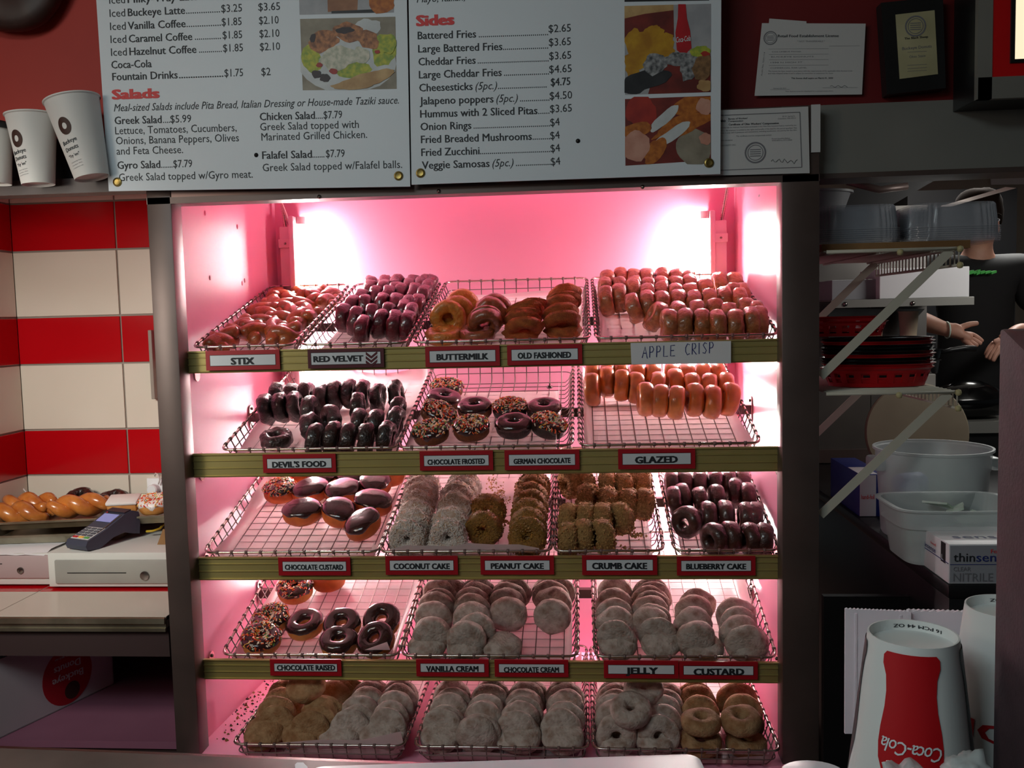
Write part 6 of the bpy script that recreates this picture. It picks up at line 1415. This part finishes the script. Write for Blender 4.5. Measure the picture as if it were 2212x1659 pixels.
fingers(22, 21, [[b22+v22*.02+s22*(k-1.5), b22+v22*(.05-.004*abs(k-1))+s22*(k-1.5)+Vector((0, 0, -.012)), b22+v22*(.068-.006*abs(k-1))+s22*(k-1.5)+Vector((0, 0, -.03))] for k in range(4)], [nodes[21][0]+Vector((-.01, -.035, .012)), nodes[21][0]+Vector((-.04, -.05, .012)), nodes[21][0]+Vector((-.06, -.055, .004))])
body = skin_mesh(nodes, ed, 'body', 'skin', person)
shirt = skin_mesh([(V(0, .02, HIP-.20), (.185, .145)), (V(0, .02, HIP+.14), (.165, .125)), (V(0, .01, HIP+.36), (.182, .128)), (V(0, .01, SH-.045), (.175, .115)), (V(0, .005, SH+.025), (.115, .09)), (V(-.13, .01, SH-.02), .105), (sR, .10), (sR.lerp(el, .55), .073), (V(.13, .01, SH-.02), .105), (V(.185, 0, SH-.02), .10), (V(.185, 0, SH-.02).lerp(elL, .62), .073)], [(0, 1), (1, 2), (2, 3), (3, 4), (3, 5), (5, 6), (6, 7), (3, 8), (8, 9), (9, 10)], 'shirt', 'shirt_black', person)
pants = skin_mesh([(V(0, .02, HIP+.06), (.165, .125)), (V(-.09, .02, HIP-.10), .105), (V(-.10, .01, HIP-.44), .078), (V(-.10, .03, .08), .066), (V(.09, .02, HIP-.10), .105), (V(.10, .01, HIP-.44), .078), (V(.10, .03, .08), .066)], [(0, 1), (1, 2), (2, 3), (0, 4), (4, 5), (5, 6)], 'trousers', 'trousers', person)
for sx in (-.1, .1):
    MB().use('shoe').bbox(PX_+sx-.045, PX_+sx+.045, PY-.16, PY+.09, .0, .085, .03).build('shoe', person, True)
hd = MB().use('hair'); Bun(.094, .20, .004, 30, 2).mesh(hd); hd.v = [tuple(Vector((v[0]*.98, v[1]*1.12+.022, v[2]+.02))+V(0, -.02, SH+0.205)) for v in hd.v]; hd.build('hair', person, True)
for sx in (-1, 1):
    MB().use('skin').lathe([(0, -.03), (.012, -.022), (.017, 0), (.014, .022), (0, .03)], 12, V(sx*.083, .01, SH+0.165), None, .5, 1).build('ear', person, True)
    e_ = MB().use('paper_white').lathe([(0, -.008), (.0075, -.004), (.009, 0), (.0075, .004), (0, .008)], 12, V(sx*.031, -0.1040, SH+0.182), None, 1.3, .7).build('eye', person, True)
    MB().use('ink').lathe([(0, 0), (.0045, 0), (0, .002)], 12, V(sx*.031, -0.1105, SH+0.182), (0, -1, 0)).build('iris', e_, True)
    MB().use('hair').tube([V(sx*.018, -0.1080, SH+0.202), V(sx*.034, -0.1080, SH+0.206), V(sx*.048, -0.0980, SH+0.200)], .004, 6).build('eyebrow', person, True)
MB().use('skin').tube([V(0, -0.1060, SH+0.190), V(0, -.122, SH+0.162), V(0, -.132, SH+0.148), V(0, -0.1120, SH+0.140)], [.008, .011, .014, .008], 10).build('nose', person, True)
mat('lips', (170, 92, 84), rough=.5)
MB().use('lips').tube([V(-.025, -0.0990, SH+0.113), V(-.01, -0.1100, SH+0.116), V(.01, -0.1100, SH+0.116), V(.025, -0.0990, SH+0.113)], [.003, .006, .006, .003], 8).build('mouth', person, True)
cr = MB().use('print_green'); 
yf = PY-.14
for k, (x0, x1, w_) in enumerate(((2094, 2104, 7), (2104, 2112, 5), (2110, 2118, 9), (2119, 2128, 5), (2129, 2141, 4.5), (2142, 2153, 5))): 
    cr.prism([aty(px, py, yf) for px, py in ((x0, 589-w_/2), (x1, 586.5-w_/2), (x1, 586.5+w_/2), (x0, 590+w_/2))], (0, .03, 0))
cr.build('shirt_print', shirt)
MB().use('packet_white').tube([wr+Vector((math.sin(a)*.0, math.cos(a)*.031, math.sin(a)*.031)) for a in [2*PI*k/20 for k in range(20)]], .003, 6, True).build('wristband', person, True)
# ------------------------------------------------------------------ the customer counter in the foreground
CZ = 1.145
ce = atz(0, 1616, CZ); cf = atz(690, 1643, CZ)
mat('counter_glass', (112, 100, 92), (84, 76, 70), scale=9, rough=.3, alpha=.82, spec=.5)
fc = thing('front_counter', 'customer counter with worn glass top along the bottom edge of the picture', 'counter', (-.2, ce.y-.3, 0))
sl = (cf.y-ce.y)/(cf.x-ce.x)
yr = lambda x: ce.y+(x-ce.x)*sl
m = MB().use('counter_glass'); m.prism([(-1.4, yr(-1.4), CZ), (.75, yr(.75), CZ), (.75, -2.0, CZ), (-1.4, -2.0, CZ)], (0, 0, -.012)); m.build('glass_top', fc)
m = MB().use('steel'); m.prism([(-1.4, yr(-1.4)+.006, CZ-.0005), (.75, yr(.75)+.006, CZ-.0005), (.75, yr(.75)+.0005, CZ-.0005), (-1.4, yr(-1.4)+.0005, CZ-.0005)], (0, 0, -.02)); m.build('edge_strip', fc)
mat('counter_wood', (120, 92, 84), (96, 76, 70), scale=6, rough=.5)
m = MB().use('counter_wood').box(-1.4, .75, -1.98, ce.y-.10, 0, CZ-.35); m.build('cabinet', fc)
m = MB().use('counter_wood').box(-1.4, .75, -2.0, -1.98, 0, CZ-.014); m.build('front_panel', fc)
# white plastic tray standing on the counter
mat('plastic_white', (214, 226, 230), rough=.35)
zt = CZ+.03
A_, B2 = atz(668, 1652, zt), atz(1510, 1624, zt)
ex = (B2-A_).normalized(); ey = Vector((-ex.y, ex.x, 0)); wd = (B2-A_).length; dp = .30
def rrect(w_, d_, r, z, ins=0):
    P = []
    for cx, cy, a0 in ((w_-r, -r, 0), (r, -r, 90), (r, -d_+r, 180), (w_-r, -d_+r, 270)):
        for k in range(7): a = math.radians(a0+k*15); P.append(A_+ex*(cx+(r-ins)*math.cos(a))+ey*(cy+(r-ins)*math.sin(a))+Vector((0, 0, z-zt)))
    return P
pt_ = thing('register_tray', 'pale white plastic tray with rounded corners lying on the glass counter', 'tray', (A_.x+.2, A_.y-.15, CZ))
mb = MB().use('plastic_white'); n = 28
L_ = [rrect(wd, dp, .016, CZ+.001, .004), rrect(wd, dp, .016, CZ+.005), rrect(wd, dp, .016, zt-.006), rrect(wd, dp, .016, zt-.001, .002), rrect(wd, dp, .016, zt, .006)]
mb.add([p for l in L_ for p in l], [(i*n+k, i*n+(k+1) % n, (i+1)*n+(k+1) % n, (i+1)*n+k) for i in range(4) for k in range(n)]+[tuple(range(n))[::-1], tuple(range(4*n, 5*n))]); mb.build('tray', pt_, 40)
q0 = atz(637, 1652, zt); mb = MB().use('plastic_white'); mb.prism([atz(px, py, zt) for px, py in ((637, 1651), (642, 1647), (655, 1647), (664, 1656), (672, 1690), (640, 1690))], (0, 0, -.028)); mb.build('corner_tab', pt_)
# cola cups upside down
mat('cup_white', (222, 226, 224), rough=.5); mat('cola_red', (186, 14, 24), rough=.45); mat('cola_dark', (52, 56, 60), rough=.5)
def cola_cup(px, py, y, rpx, label, second=False):
    T_ = aty(px, py, y); r0 = rpx*(y+CAMD)/FPX; H_ = T_.z-CZ; r1 = r0*1.46
    t = thing('cola_cup', label, 'cup', (T_.x, T_.y, CZ+.001), 'cola cups standing upside down')
    mb = MB().use('cup_white'); zt_ = T_.z
    mb.lathe([(r1+.003, CZ+.001), (r1+.003, CZ+.005), (r1, CZ+.006), (r0, zt_-.004), (r0-.0005, zt_), (r0-.002, zt_), (r0-.003, zt_-.010), (0, zt_-.0105)], 56, (T_.x, T_.y, 0)); mb.build('shell', t, 35)
    D0 = Vector((CP.x-T_.x, CP.y-T_.y, 0)).normalized(); S0 = Vector((-D0.y, D0.x, 0))
    def surf(s_, d_, l=.0006):     # d_ metres down from the base
        r = r0+(r1-r0)*d_/H_+l; a = s_/r0*1.0; return Vector((T_.x, T_.y, zt_-d_))+(D0*math.cos(a)+S0*math.sin(a))*r
    k_ = r0/.036
    prof = [(.012, .0185), (.016, .021), (.024, .021), (.035, .018), (.05, .017), (.065, .0175), (.085, .0195), (.10, .0202), (.115, .0195), (.13, .016), (.142, .012), (.16, .010), (.176, .011)]
    def bottle(mb, s0, sc=1):
        nx = 6; vs = []
        for d_, w_ in prof:
            for i in range(nx+1): vs.append(surf(s0+(-w_+2*w_*i/nx)*k_*sc, min((d_*.84-.004)*k_, H_-.004)))
        mb.add(vs, [(j*(nx+1)+i, j*(nx+1)+i+1, (j+1)*(nx+1)+i+1, (j+1)*(nx+1)+i) for j in range(len(prof)-1) for i in range(nx)])
    if not second:
        mb = MB().use('cola_red'); bottle(mb, -.001); mb.use('cola_dark'); bottle(mb, .060*k_, .8); bottle(mb, -.060*k_, .8); mb.build('bottle_print', t, True, False)
        m = MB().use('sign_white'); write(m, 'Coca-Cola', (0, 0, 0), (1, 0, 0), (0, 1, 0), .036*k_, .012*k_, .012, .35, .9, None, lambda a, b: surf(.0175*k_-a, .076*k_+b-(a-.018)*.08, .0012)); m.build('lettering', t, False, False)
    else:
        m = MB().use('cola_red'); write(m, 'COKE', (0, 0, 0), (1, 0, 0), (0, 1, 0), .085*k_, .017*k_, .03, 0, 1, None, lambda a, b: surf(.030*k_-a, .092*k_+b, .0012)); m.build('lettering', t, False, False)
    m = MB().use('ink'); txt = '16 PCM 44 OZ' if not second else 'COLD 16 OZ'
    cc_ = Vector((T_.x, T_.y, zt_))
    write(m, txt, (0, 0, 0), (1, 0, 0), (0, 1, 0), .05, .0035, .03, 0, 1, None, lambda a, b: cc_+(-D0*math.cos((a-.03)/r0)-S0*math.sin((a-.03)/r0))*(r0-.0032)+Vector((0, 0, -.004-b))); m.build('base_print', t, False, False)
    return t
cola_cup(1972, 1368, -1.33, 92, 'white cola cup upside down with a red bottle print, nearest on the counter')
cola_cup(2180, 1310, -1.27, 86, 'white cola cup upside down with red COKE letters, half hidden by the dark panel', True)
# paper bags behind the cup
mat('bag_paper', (226, 218, 226), rough=.75)
def paper_bag(x0, x1, ytop0, ytop1, y, label):
    n = 34; P = []
    for k in range(n+1):
        t_ = k/n; p = aty(x0+(x1-x0)*t_, ytop0+(ytop1-ytop0)*t_, y); p.z += .0012*(k % 2); P.append(p)
    P += [Vector((P[-1].x, y, CZ+.001)), Vector((P[0].x, y, CZ+.001))]
    mb = MB().use('bag_paper'); mb.prism(P, (0, .003, 0))
    for f_ in (.16, .84): p = P[0].lerp(P[n], f_); mb.box(p.x-.0012, p.x+.0012, y-.0008, y, CZ+.001, p.z-.004)
    return solo(mb, 'paper_bag', label, 'paper bag', 'flat white paper bags')
paper_bag(1826, 1968, 1316, 1322, -1.20, 'flat white paper bag with serrated top edge left of the cola cup'); 
paper_bag(1832, 2130, 1319, 1324, -1.194, 'wider flat white paper bag standing behind the front one')
paper_bag(1960, 2140, 1318, 1323, -1.188, 'flat white paper bag between the two cola cups, rearmost')
bo = [o for o in bpy.data.objects if o.name.startswith('paper_bag')][0]
m = MB().use('cola_red'); write_px(m, 'C', 1876, 1530, 1866, 1490, 14, -1.2006, .02, .3); m.build('print', bo)
# dark cabinet panel at the right edge
mat('panel_plum', (66, 48, 54), (58, 42, 48), scale=40, rough=.7, bump=.15, bscale=300)
px_ = aty(2150, 1200, -1.345)
dt = thing('dispenser', 'tall dark plum coloured dispenser cabinet at the right edge of the counter', 'cabinet', (px_.x+.12, -1.35, CZ))
ztp = aty(2152, 711, -1.345).z
m = MB().use('panel_plum').bbox(px_.x, px_.x+.28, -1.58, -1.345, CZ+.001, ztp, .003); m.build('housing', dt, 30)
m = MB().use('black_gloss'); m.prism([atx(2168, 713, px_.x-.0012), atx(2215, 714.5, px_.x-.0012), atx(2215, 760, px_.x-.0012)], (.001, 0, 0)); m.build('dark_panel', dt)
# bits of clear and white plastic at the bottom edge
for i, (px, py, s_, lab) in enumerate(((1948, 1650, .014, 'crumpled clear plastic wrapper left of the cup print at the bottom edge'), (2088, 1650, .020, 'crumpled clear plastic wrapper right of the cola cup at the bottom edge'))):
    c = aty(px, py, -1.452); mb = MB().use('frost_plastic'); rnd = random.Random(i); Bun(s_, s_*1.5, .009, 70, i+2).mesh(mb, 24, 14); c.z = max(c.z-.01, CZ+.01); mb.v = [tuple(Vector(v)+c) for v in mb.v]
    solo(mb, 'plastic_wrapper', lab, 'wrapper', None, True)
c = atz(1757, 1674, CZ+.008); mb = MB().use('plastic_white').lathe([(0, -.004), (.022, -.004), (.026, 0), (.024, .006), (.012, .010), (0, .011)], 28, c+Vector((0, 0, -.003)), None, 1.3, 1); solo(mb, 'plastic_plate', 'small white plastic plate beside the case post at the bottom edge', 'plate', None, 35)
